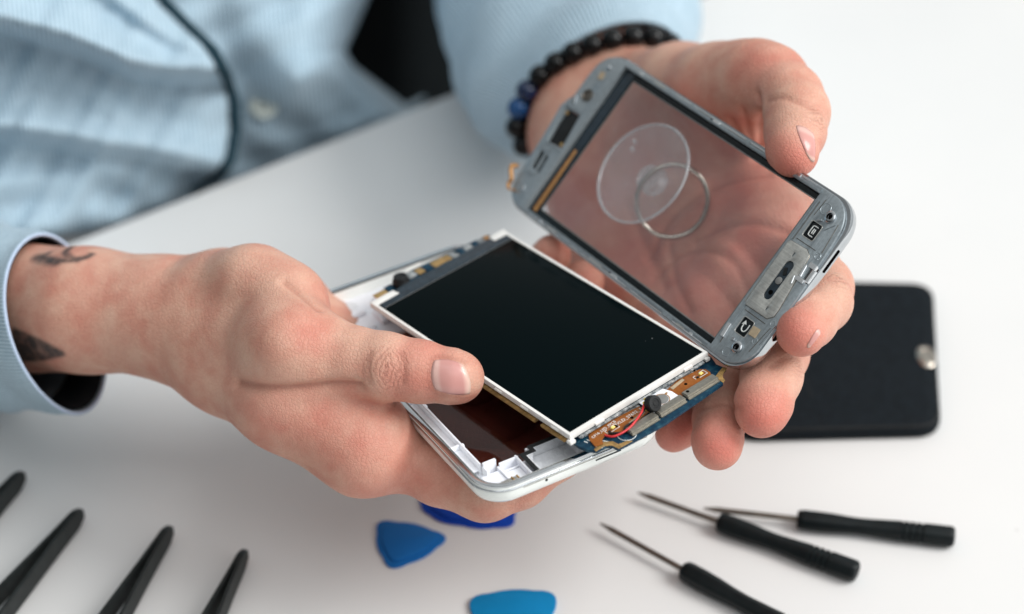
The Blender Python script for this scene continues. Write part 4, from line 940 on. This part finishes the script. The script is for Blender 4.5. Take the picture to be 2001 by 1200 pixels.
# left front: runs from far left to the placket edge
def left_front():
    n, m = 150, 170; G = np.zeros((n, m, 3)); S1 = np.zeros((n, m)); S2 = np.zeros((n, m))
    Y = np.linspace(-420, 520, n)
    for i, y in enumerate(Y):
        xe = EDGE(min(y, 420))
        X = np.linspace(-650, xe, m); yy = np.minimum(y, HEM(X))
        D = front_depth(X, yy)
        over = np.clip((y - HEM(X)) / 60, 0, 1)
        e = np.exp(-(xe - X) / 9.0)                        # edge rolls back
        D = D + 7 * e + over * 40
        yy = yy - over * 14
        for j in range(m):
            G[i, j] = P(X[j], yy[j], D[j])
        S1[i] = (X - 0.10 * yy) * 0.214; S2[i] = yy * 0.214
    return grid_mesh('shirt', G, M['shirt'], person, S1, S2)
shirt = left_front(); 
shirt['label'] = 'light blue shirt with fine pinstripes'
def right_front():
    n, m = 140, 120; G = np.zeros((n, m, 3)); S1 = np.zeros((n, m)); S2 = np.zeros((n, m))
    XR = interp([-420, -60, 0, 60, 100, 130, 170, 215, 260, 520], [820, 735, 716, 690, 672, 690, 742, 800, 830, 830])
    Y = np.linspace(-420, 470, n)
    for i, y in enumerate(Y):
        xe = EDGE(min(y, 420)); X = np.linspace(xe - 46, XR(y), m); yy = np.minimum(y, HEM(X) - 2)
        D = 1007 + 0.085 * (X - 180) + (yy - HEM(X)) * 0.13
        h = fold(X, yy, [(400, 220), (560, 168), (640, 120), (760, 60)], 22, 70, 70, x0=540)
        h += 22 * np.exp(-((X - 580) / 90) ** 2 - ((yy - 110) / 90) ** 2)
        h += fold(X, yy, [(380, 330), (500, 285), (640, 255), (800, 215)], 5, 40, 30, x0=470)
        h += 2.0 * np.sin(0.043 * X - 0.03 * yy + 1.5 * np.sin(0.012 * yy)) + 1.3 * np.sin(0.07 * yy + 0.03 * X)
        D = D - h + 9 * np.exp(-np.clip(HEM(X) - yy, 0, 999) / 12) + 62 * np.exp(-(XR(y) - X) / 34.0)
        over = np.clip((y - HEM(X)) / 60, 0, 1); D = D + over * 34; yy = yy - over * 12
        for j in range(m): G[i, j] = P(X[j], yy[j], D[j])
        S1[i] = (X - 0.10 * yy) * 0.214; S2[i] = yy * 0.214
    return grid_mesh('button_panel', G, M['shirt'], shirt, S1, S2)
right_front()
# dark navy tube along the placket edge
tp = []
for y in np.linspace(-300, 372, 90):
    x = EDGE(y); tp.append(P(x + 5, min(y, HEM(x)), front_depth(x, min(y, HEM(x))) + 1.5))
tube('placket_edge', to_world(np.array(tp)) , 0.0024, M['navy'], shirt, 8, scale=1.0)
tq = [P(x, y, front_depth(x, y) + 6 + 4 * k) for k, (x, y) in enumerate([(446, 312), (428, 336), (400, 352), (372, 372), (352, 386)])]
tube('placket_edge', to_world(spline(tq, 24)), 0.0032, M['navy'], shirt, 8, scale=1.0)
# button sewn on the right panel
bd = 1007 + 0.085 * 335 + (206 - HEM(515)) * 0.13 - 5.5
bM = Matrix.Identity(4); bo = to_world(P(515, 206, bd - 2.5))
zz = BAS @ np.array([0.1, -0.25, -0.96]); zz /= np.linalg.norm(zz); xx = np.cross([0, 0, 1.0], zz); xx /= np.linalg.norm(xx); yy_ = np.cross(zz, xx)
for i in range(3): bM[i][0], bM[i][1], bM[i][2], bM[i][3] = xx[i] * MM, yy_[i] * MM, zz[i] * MM, bo[i]
vv, ff = lathe([(5.6, -0.8), (5.9, 0), (5.6, 0.7), (4.6, 0.9), (4.2, 0.5), (0.1, 0.5)], 32); mb = mesh('button', vv, ff); mb.transform(bM); link('button', mb, M['button'], shirt, True, 40)
for dx, dy in ((-1.3, -1.3), (1.3, 1.3), (-1.3, 1.3), (1.3, -1.3)):
    vv, ff = lathe([(0.7, 0.4), (0.7, 0.62), (0.05, 0.62)], 12); mb = mesh('button_hole', np.array(vv) + [dx, dy, 0], ff); mb.transform(bM); link('button_hole', mb, M['hole'], shirt, True, 40)

def sleeve(name, pts, mat, parent, wrinkle, n=150, m=120, thick=1.4, sper=1.0):
    """pts: (centre, major radius vector, minor radius vector) stations along the arm"""
    C0 = spline([p[0] for p in pts], n); A0 = spline([p[1] for p in pts], n); B0 = spline([p[2] for p in pts], n)
    G = np.zeros((n, m, 3)); S1 = np.zeros((n, m)); S2 = np.zeros((n, m))
    Ls = np.r_[0, np.cumsum(np.linalg.norm(np.diff(C0, axis=0), axis=1))]
    for i in range(n):
        for j in range(m):
            a = 2 * math.pi * j / (m - 1); w = wrinkle(Ls[i], a)
            rad = A0[i] * math.cos(a) + B0[i] * math.sin(a); rl = np.linalg.norm(rad)
            G[i, j] = C0[i] + rad * (1 + w / rl); S1[i, j] = a * 47; S2[i, j] = Ls[i]
    o = grid_mesh(name, G, mat, parent, S1, S2, thick); return o, G
def vec(*a): return np.array(a, float)
# cuff on the image's left; opening seen slightly from the front
def wr1(l, a): return 0.8 * math.sin(3 * a + l * 0.09) + 0.7 * math.sin(5 * a - l * 0.16 + 1) * (1 - math.exp(-l / 12)) + 1.0 * math.sin(l * 0.21 + 2 * a) * (1 - math.exp(-l / 18))
o1, G1 = sleeve('sleeve', [(P(112, 632, 826), vec(-5.5, -30.5, 3), vec(11.5, 2, 27)), (P(70, 628, 834), vec(-5, -31, 3), vec(10, 2, 29)), (P(-20, 612, 862), vec(-4, -34, 3), vec(8, 2, 40)), (P(-160, 588, 900), vec(-3, -39, 2), vec(6, 2, 47)), (P(-420, 545, 970), vec(0, -48, 2), vec(4, 2, 54)), (P(-620, 470, 1020), vec(0, -54, 2), vec(4, 2, 60))], M['shirt'], shirt, wr1)
tube('cuff_edge', to_world(G1[0, :-1]), 0.0006, M['shirt_trim'], o1, 8, True, scale=1.0)
# added dark sheet darkens the inside of that cuff
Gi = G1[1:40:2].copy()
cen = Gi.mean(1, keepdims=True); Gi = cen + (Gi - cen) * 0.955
grid_mesh('cuff_inside', Gi, M['inside_dark'], o1, np.zeros(Gi.shape[:2]), np.zeros(Gi.shape[:2]), 0)
# right sleeve, from the bracelet up and away
def wr2(l, a): return 1.3 * math.sin(2 * a + l * 0.05) + 1.6 * math.sin(l * 0.11 + 3 * a) * (1 - math.exp(-l / 15)) + 1.2 * math.sin(l * 0.2 - 2 * a + 1) * (1 - math.exp(-l / 20))
AX = vec(0.146, 0.53, -0.834); AX /= np.linalg.norm(AX); WA = vec(-0.85, 0.5, 0.17); WA -= AX * (WA @ AX); WA /= np.linalg.norm(WA); WB = np.cross(AX, WA)
WC = P(1174, 198, 904)
o2, G2 = sleeve('sleeve', [(WC - AX * 8, WA * 36, WB * 23), (P(1140, 134, 942), WA * 46, WB * 34), (P(1112, 30, 985), WA * 52, WB * 42), (P(1092, -90, 1030), WA * 55, WB * 46), (P(1040, -330, 1115), WA * 58, WB * 50)], M['shirt'], shirt, wr2)

# dark sheet behind the gap beside the elbow, standing in for trousers
G3 = np.zeros((30, 30, 3))
for i in range(30):
    for j in range(30):
        x = 560 + 440 * j / 29; y = -420 + 690 * i / 29; G3[i, j] = P(x, y, 1240 + 20 * math.sin(j * 0.3) - 0.05 * y)
grid_mesh('trousers', G3, M['black_cloth'], person, np.zeros((30, 30)), np.zeros((30, 30)), 4)

# ------------------------------------------------------------------ bracelet
def bracelet():
    # an oval loop square to the forearm
    cen = WC - AX * 3.0
    full = np.array([cen + WA * 34.0 * math.cos(a) + WB * 22.0 * math.sin(a) + AX * 2.5 * math.sin(2 * a) for a in np.linspace(2.0, 2.0 + 2 * math.pi, 400)])
    seg = np.r_[0, np.cumsum(np.linalg.norm(np.diff(full, axis=0), axis=1))]
    Mx = Matrix.Translation(Vector(to_world(cen)))
    r = root('bracelet', Mx, 'black and blue bead bracelet round the wrist behind the glass', 'bracelet')
    n = int(seg[-1] / 7.7)
    tube('cord', to_world(full[::4]) - to_world(cen), 0.0011, M['black_matte'], r, 6, scale=1.0)
    bv, bf = lathe([(0.6, -3.85), (2.4, -3.5), (3.7, -2.2), (4.25, 0), (3.7, 2.2), (2.4, 3.5), (0.6, 3.85)], 22)
    ms = {}
    for k in ('bead_black', 'bead_navy', 'bead_blue', 'bead_wood'):
        m = mesh('bead', np.array(bv) * MM, bf); m.materials.append(M[k]); m.polygons.foreach_set('use_smooth', [True] * len(m.polygons)); ms[k] = m
    for i in range(n):
        s_ = (i + 0.5) * seg[-1] / n
        p = np.array([np.interp(s_, seg, full[:, c]) for c in range(3)]); q = np.array([np.interp(s_ + 1, seg, full[:, c]) for c in range(3)])
        kind = 'bead_black'
        px_ = p[0] / p[2] * F + 1000.5; py_ = p[1] / p[2] * F + 600
        if math.hypot(px_ - 1018, py_ - 226) < 21: kind = 'bead_blue'
        elif math.hypot(px_ - 1040, py_ - 180) < 34: kind = 'bead_navy'
        b = bpy.data.objects.new('bead', ms[kind]); COL.objects.link(b); b.parent = r
        if kind != 'bead_black': b['label'] = 'bright blue bead' if kind == 'bead_blue' else 'dark navy bead'
        ax = Vector(BAS @ (q - p)); b.rotation_mode = 'QUATERNION'; b.rotation_quaternion = ax.to_track_quat('Z', 'Y')
        b.location = Vector(to_world(p) - to_world(cen))
    # small wooden spacers on the far strand
    for x, y in ((1180, 66), (1240, 62), (1292, 76), (1268, 66)):
        p = P(x, y, 912); b = bpy.data.objects.new('spacer_bead', ms['bead_wood']); COL.objects.link(b); b.parent = r; b.scale = (0.62,) * 3
        b.location = Vector(to_world(p) - to_world(cen))
bracelet()
# ------------------------------------------------------------------ table
def make_table():
    a = table_pt(150, 466); b = table_pt(880, 180); d = (b - a)[:2]; d /= np.linalg.norm(d)
    p0 = a[:2] - d * 1.6; p1 = a[:2] + d * 2.6
    nrm = np.array([d[1], -d[0]])
    if nrm[1] > 0: nrm = -nrm
    q1 = p1 + nrm * 2.6; q0 = p0 + nrm * 2.6
    pts = [p0, p1, q1, q0]
    bm = bmesh.new(); top = [bm.verts.new((p[0], p[1], 0)) for p in pts]; f = bm.faces.new(top)
    if f.normal.z < 0: f.normal_flip()
    e = bmesh.ops.extrude_face_region(bm, geom=[f]); vs = [x for x in e['geom'] if isinstance(x, bmesh.types.BMVert)]
    for v in vs: v.co.z -= 0.028
    bmesh.ops.recalc_face_normals(bm, faces=bm.faces)
    bmesh.ops.bevel(bm, geom=[x for x in bm.edges if x.is_valid], offset=0.002, segments=2, affect='EDGES')
    me = bpy.data.meshes.new('tabletop'); bm.to_mesh(me); bm.free()
    o = link('tabletop', me, M['tabletop'], None, True, 40)
    tag(o, 'plain white tabletop under the tools and the hands', 'table', kind='structure')
make_table()

def look(o, x, ang, roll=0.0, tilt=0.0):
    """place on the table at point x with heading ang"""
    o.matrix_world = Matrix.Translation(Vector(x)) @ Matrix.Rotation(ang, 4, 'Z') @ Matrix.Rotation(tilt, 4, 'Y') @ Matrix.Rotation(roll, 4, 'X')
def copy_thing(o):
    c = o.copy(); COL.objects.link(c)
    for ch in o.children:
        d = ch.copy(); COL.objects.link(d); d.parent = c
        for g in ch.children:
            e = g.copy(); COL.objects.link(e); e.parent = d
    return c

# ------------------------------------------------------------------ screwdrivers, built along +X from the blade tip
def screwdriver():
    r = root('screwdriver', Matrix.Identity(4), '', 'screwdriver', 'small precision screwdrivers')
    RX = Matrix.Rotation(math.pi / 2, 4, 'Y')
    turned('shaft', [(0.25, 0), (0.45, 1.2), (0.95, 5), (1.0, 7), (1.0, 40)], M['dark_steel'], r, RX, 16)
    prof = [(2.3, 35.4), (2.8, 35.5), (3.35, 36.2), (3.55, 38), (3.6, 43), (3.45, 49), (3.1, 54), (2.95, 58), (3.0, 62), (3.3, 68), (3.6, 74)]
    x = 74.5
    for k in range(4): prof += [(3.7, x), (3.25, x + 0.4), (3.25, x + 0.8), (3.7, x + 1.2)]; x += 2.3
    prof += [(3.75, x + 1.2), (3.75, 92.4), (3.6, 93.4), (3.0, 94.1), (2.0, 94.3), (1.7, 93.8), (0.2, 93.6)]
    v, f = lathe(prof, 40); v = np.array(v)
    ang = np.arctan2(v[:, 1], v[:, 0]); v[:, :2] *= (1 + 0.035 * np.cos(6 * ang))[:, None]
    m = mesh('handle', v, f); m.transform(Matrix.Scale(MM, 4) @ RX); link('handle', m, M['handle_black'], r, True, 35)
    return r
sd = screwdriver()
for k, (tip, end, lab) in enumerate([((1172, 1022), (1513, 1212), 'black screwdriver nearest the front with its handle end cut off'), ((1246, 962), (1676, 1118), 'middle black screwdriver with thin shaft pointing at the hands'), ((1374, 993), (1866, 1049), 'black screwdriver lying most level, behind the crossing shaft')]):
    o = sd if k == 0 else copy_thing(sd)
    o['label'] = lab
    a = table_pt(*tip, 4.0); b = table_pt(*end, 4.0); d = b - a; L = float(np.linalg.norm(d[:2]))
    if k == 0: L = 0.0945
    o.matrix_world = Matrix.Translation(Vector((a[0], a[1], 0.0039))) @ Matrix.Rotation(math.atan2(d[1], d[0]), 4, 'Z') @ Matrix.Scale(1.0, 4)
    o.scale = (L / 0.0943, 1, 1); o.rotation_euler.x = 0.4 * k

# ------------------------------------------------------------------ opening picks
def pick(corners, mat, lab, raised=True, th=1.0):
    w = [table_pt(*c)[:2] for c in corners]; cen = np.mean(w, 0)
    out = []
    n = len(w)
    for i in range(n):                                 # rounded, slightly bulging triangle
        p, q, s_ = np.array(w[i - 1]), np.array(w[i]), np.array(w[(i + 1) % n])
        rr = 0.29 if n == 3 else 0.3
        a = q + (p - q) * rr; b = q + (s_ - q) * rr
        for t in np.linspace(0, 1, 8): out.append((1 - t) ** 2 * a + 2 * t * (1 - t) * q + t * t * b)
        m0 = b; m1 = s_ + (q - s_) * rr
        mid = (m0 + m1) / 2; away = mid - cen; away /= np.linalg.norm(away)
        for t in (0.25, 0.5, 0.75): out.append(m0 + (m1 - m0) * t + away * 0.0011 * (4 * t * (1 - t)))
    loc = [((p - cen) * 1000) for p in out]
    r = root('opening_pick', Matrix.Translation((cen[0], cen[1], 0.0)), lab, 'pick', 'blue plastic opening picks')
    plate('blade', [[tuple(p) for p in loc]], 0.02, th + 0.02, mat, r, 0.35)
    if raised:
        inner = [tuple(p * 0.80) for p in loc]
        plate('thumb_pad', [inner], th + 0.01, th + 0.9, mat, r, 0.4)
    return r
pick([(728, 1012), (893, 1050), (757, 1126)], M['blue_pick'], 'blue plastic pick lying clear of the hand, left of centre', True)
pick([(808, 972), (856, 1026), (1012, 1036), (990, 960)], M['blue_pick_shaded'], 'blue plastic pick half hidden under the knuckles', True)
pick([(896, 1168), (1106, 1156), (1012, 1330)], M['blue_pick_sky'], 'sky blue pick cut by the bottom edge of the photo', False, 1.6)

# ------------------------------------------------------------------ tweezers lying on their side, joined end away from the camera
def tweezers():
    r = root('tweezers', Matrix.Identity(4), '', 'tweezers', 'black tweezers fanned out on the table')
    def arm(sign, nm):
        n = 90; vs = []
        for i in range(n):
            t = i / (n - 1); x = 118 * t
            y = sign * (0.55 + 3.6 * math.sin(min(t / 0.62, 1) * math.pi / 2) ** 1.6 * (1 if t < 0.62 else (1 - ((t - 0.62) / 0.38)) ** 0.9 * 1.0))
            if t < 0.05: hh = 8.2 * math.sqrt(max(0.2, 1 - ((0.05 - t) / 0.05) ** 2.0))
            elif t < 0.55: hh = 8.2 - 0.3 * (t - 0.05) / 0.5
            else: hh = 8.6 * (1 - (t - 0.55) / 0.45) ** 0.8 + 0.9
            for yy, zz in ((y - 0.6, -hh / 2), (y + 0.6, -hh / 2), (y + 0.6, hh / 2), (y - 0.6, hh / 2)): vs.append((x, yy, zz + 5.0))
        fs = [(i * 4 + j, i * 4 + (j + 1) % 4, (i + 1) * 4 + (j + 1) % 4, (i + 1) * 4 + j) for i in range(n - 1) for j in range(4)]
        fs += [(3, 2, 1, 0), tuple((n - 1) * 4 + j for j in range(4))]
        m = mesh(nm, np.array(vs) * MM, fs)
        bm = bmesh.new(); bm.from_mesh(m); bmesh.ops.recalc_face_normals(bm, faces=bm.faces)
        bmesh.ops.bevel(bm, geom=[e for e in bm.edges if e.calc_face_angle(0) > 0.9], offset=0.00018, segments=2, affect='EDGES'); bm.to_mesh(m); bm.free()
        link(nm, m, M['tweezer_black'], r, True, 40)
    arm(1, 'arm'); arm(-1, 'arm')
    return r
tw = tweezers()
for k, (end, to, lab) in enumerate([((46, 930), (-130, 1120), 'black tweezers at the left edge of the photo, mostly cut off'), ((160, 1003), (-40, 1235), 'black tweezers with the longest visible length, second from left'), ((334, 1036), (190, 1262), 'black tweezers third from the left, in the gap beside the rightmost pair'), ((480, 1082), (385, 1275), 'rightmost black tweezers, nearest to the blue picks')]):
    o = tw if k == 0 else copy_thing(tw)
    o['label'] = lab
    a = table_pt(*end, 5.0); b = table_pt(*to, 5.0); d = b - a
    o.matrix_world = Matrix.Translation((a[0], a[1], 0.0004)) @ Matrix.Rotation(math.atan2(d[1], d[0]), 4, 'Z')

# ------------------------------------------------------------------ black zipped case
def case():
    cs = [table_pt(*q, 4.0)[:2] for q in ((1440, 852), (1840, 842), (1824, 560), (1400, 548))]
    cen = np.mean(cs, 0)
    ex = cs[1] - cs[0]; ang = math.atan2(ex[1], ex[0])
    r = root('tool_case', Matrix.Translation((cen[0], cen[1], 0)) @ Matrix.Rotation(ang, 4, 'Z'), 'black fabric tool case with a metal snap on its right edge', 'case')
    R = np.array([[math.cos(-ang), -math.sin(-ang)], [math.sin(-ang), math.cos(-ang)]])
    L = [R @ (c - cen) * 1000 for c in cs]
    n = 10
    def outline(inset):
        out = []
        for i in range(4):
            p, q, s_ = L[i - 1], L[i], L[(i + 1) % 4]
            rr = 9.0
            a = q + (p - q) / np.linalg.norm(p - q) * rr; b = q + (s_ - q) / np.linalg.norm(s_ - q) * rr
            for t in np.linspace(0, 1, n): out.append((1 - t) ** 2 * a + 2 * t * (1 - t) * q + t * t * b)
            for t in np.linspace(0.08, 0.92, 10): out.append(b + ((s_ + (q - s_) / np.linalg.norm(q - s_) * rr) - b) * t)
        out = np.array(out); c = out.mean(0); l = np.linalg.norm(out - c, axis=1)[:, None]
        return c + (out - c) * (1 - inset / l)
    rings = []
    for ins, z in ((1.5, 0.2), (0.2, 1.0), (0, 2.4), (0.2, 4.0), (1.0, 5.4), (2.6, 6.2), (7, 6.6), (18, 6.8)):
        o = outline(ins); rings.append(np.c_[o, np.full(len(o), z)])
    k = len(rings[0]); v = np.concatenate(rings); f = []
    for i in range(len(rings) - 1):
        for j in range(k): f.append((i * k + j, i * k + (j + 1) % k, (i + 1) * k + (j + 1) % k, (i + 1) * k + j))
    f.append(tuple(range(k))[::-1]); f.append(tuple((len(rings) - 1) * k + j for j in range(k)))
    body = link('case_body', mesh('case_body', v * MM, f), M['case_black'], r, True, 50)
    o = outline(1.2); tube('piping', np.c_[o, np.full(len(o), 5.4)], 0.6, M['black_matte'], r, 6, True)
    xr = max(l[0] for l in L); 
    s0 = R @ (table_pt(1806, 694, 7.0)[:2] - cen) * 1000
    turned('snap', [(6.2, 0), (6.2, 0.7), (5.4, 1.5), (3.6, 2.0), (3.2, 1.5), (0.1, 1.5)], M['ring_steel'], r, Matrix.Translation((s0[0] + 0.8, s0[1], 5.9)) @ Matrix.Diagonal((0.62, 1.0, 0.8, 1.0)), 32)
    sx = R @ (table_pt(1555, 700)[:2] - cen) * 1000
    box('fold_seam', (sx[0], sx[1], 6.7), (0.8, 60, 0.5), M['black_matte'], r, 0.05, 0.2)
case()

# ------------------------------------------------------------------ light: big window to the right and behind, pale room, two added fills
w = bpy.data.worlds.new('World'); S.world = w; w.use_nodes = True
nt = w.node_tree; bg = nt.nodes['Background']
tc = nt.nodes.new('ShaderNodeTexCoord'); dp = nt.nodes.new('ShaderNodeVectorMath'); dp.operation = 'DOT_PRODUCT'
ld = Vector((0.62, 0.25, 0.75)).normalized(); dp.inputs[1].default_value = ld
nt.links.new(tc.outputs['Generated'], dp.inputs[0])
cr = nt.nodes.new('ShaderNodeValToRGB'); mr = nt.nodes.new('ShaderNodeMapRange'); mr.inputs[1].default_value = -1; mr.inputs[2].default_value = 1
nt.links.new(dp.outputs['Value'], mr.inputs[0]); nt.links.new(mr.outputs[0], cr.inputs[0])
e = cr.color_ramp.elements; e[0].position = 0.2; e[0].color = (0.03, 0.035, 0.04, 1); e[1].position = 0.95; e[1].color = (0.82, 0.85, 0.85, 1)
nt.links.new(cr.outputs[0], bg.inputs[0]); bg.inputs[1].default_value = 0.88
def area(name, loc, target, sx, sy, energy, col):
    l = bpy.data.lights.new(name, 'AREA'); l.shape = 'RECTANGLE'; l.size = sx; l.size_y = sy; l.energy = energy; l.color = col
    o = bpy.data.objects.new(name, l); COL.objects.link(o); o.location = loc
    o.rotation_euler = (Vector(target) - Vector(loc)).to_track_quat('-Z', 'Y').to_euler(); return o
area('window_light', (2.45, 0.22, 2.25), (0.0, 0.70, 0.05), 1.6, 1.6, 95, (1.0, 0.99, 0.97))
area('front_fill', (1.5, -0.6, 1.35), (0.0, 0.7, 0.1), 1.3, 1.3, 5, (0.96, 0.98, 1.0))  # added fill from camera right, brightens fingers and palm
area('top_fill', (0.25, -0.1, 2.2), (0.0, 0.70, 0.0), 2.0, 2.0, 15, (0.97, 0.99, 1.0))  # added fill high above the camera, lifts the table

# ------------------------------------------------------------------ camera
cd = bpy.data.cameras.new('camera'); co = bpy.data.objects.new('camera', cd); COL.objects.link(co)
Mc = Matrix.Identity(4)
for i in range(3): Mc[i][0], Mc[i][1], Mc[i][2], Mc[i][3] = RIGHT[i], UP[i], -FWD[i], CPOS[i] / 1000
co.matrix_world = Mc
cd.lens = 85; cd.sensor_width = 36.0; cd.clip_start = 0.02; cd.clip_end = 50
cd.dof.use_dof = True; cd.dof.focus_distance = 0.752; cd.dof.aperture_fstop = 5.4
S.camera = co
S.view_settings.view_transform = 'Standard'; S.view_settings.look = 'None'; S.view_settings.gamma = 1; S.view_settings.exposure = 0
S.render.resolution_x = 1024; S.render.resolution_y = 614
S.cycles.use_denoising = True
S.cycles.max_bounces = 10; S.cycles.transparent_max_bounces = 24
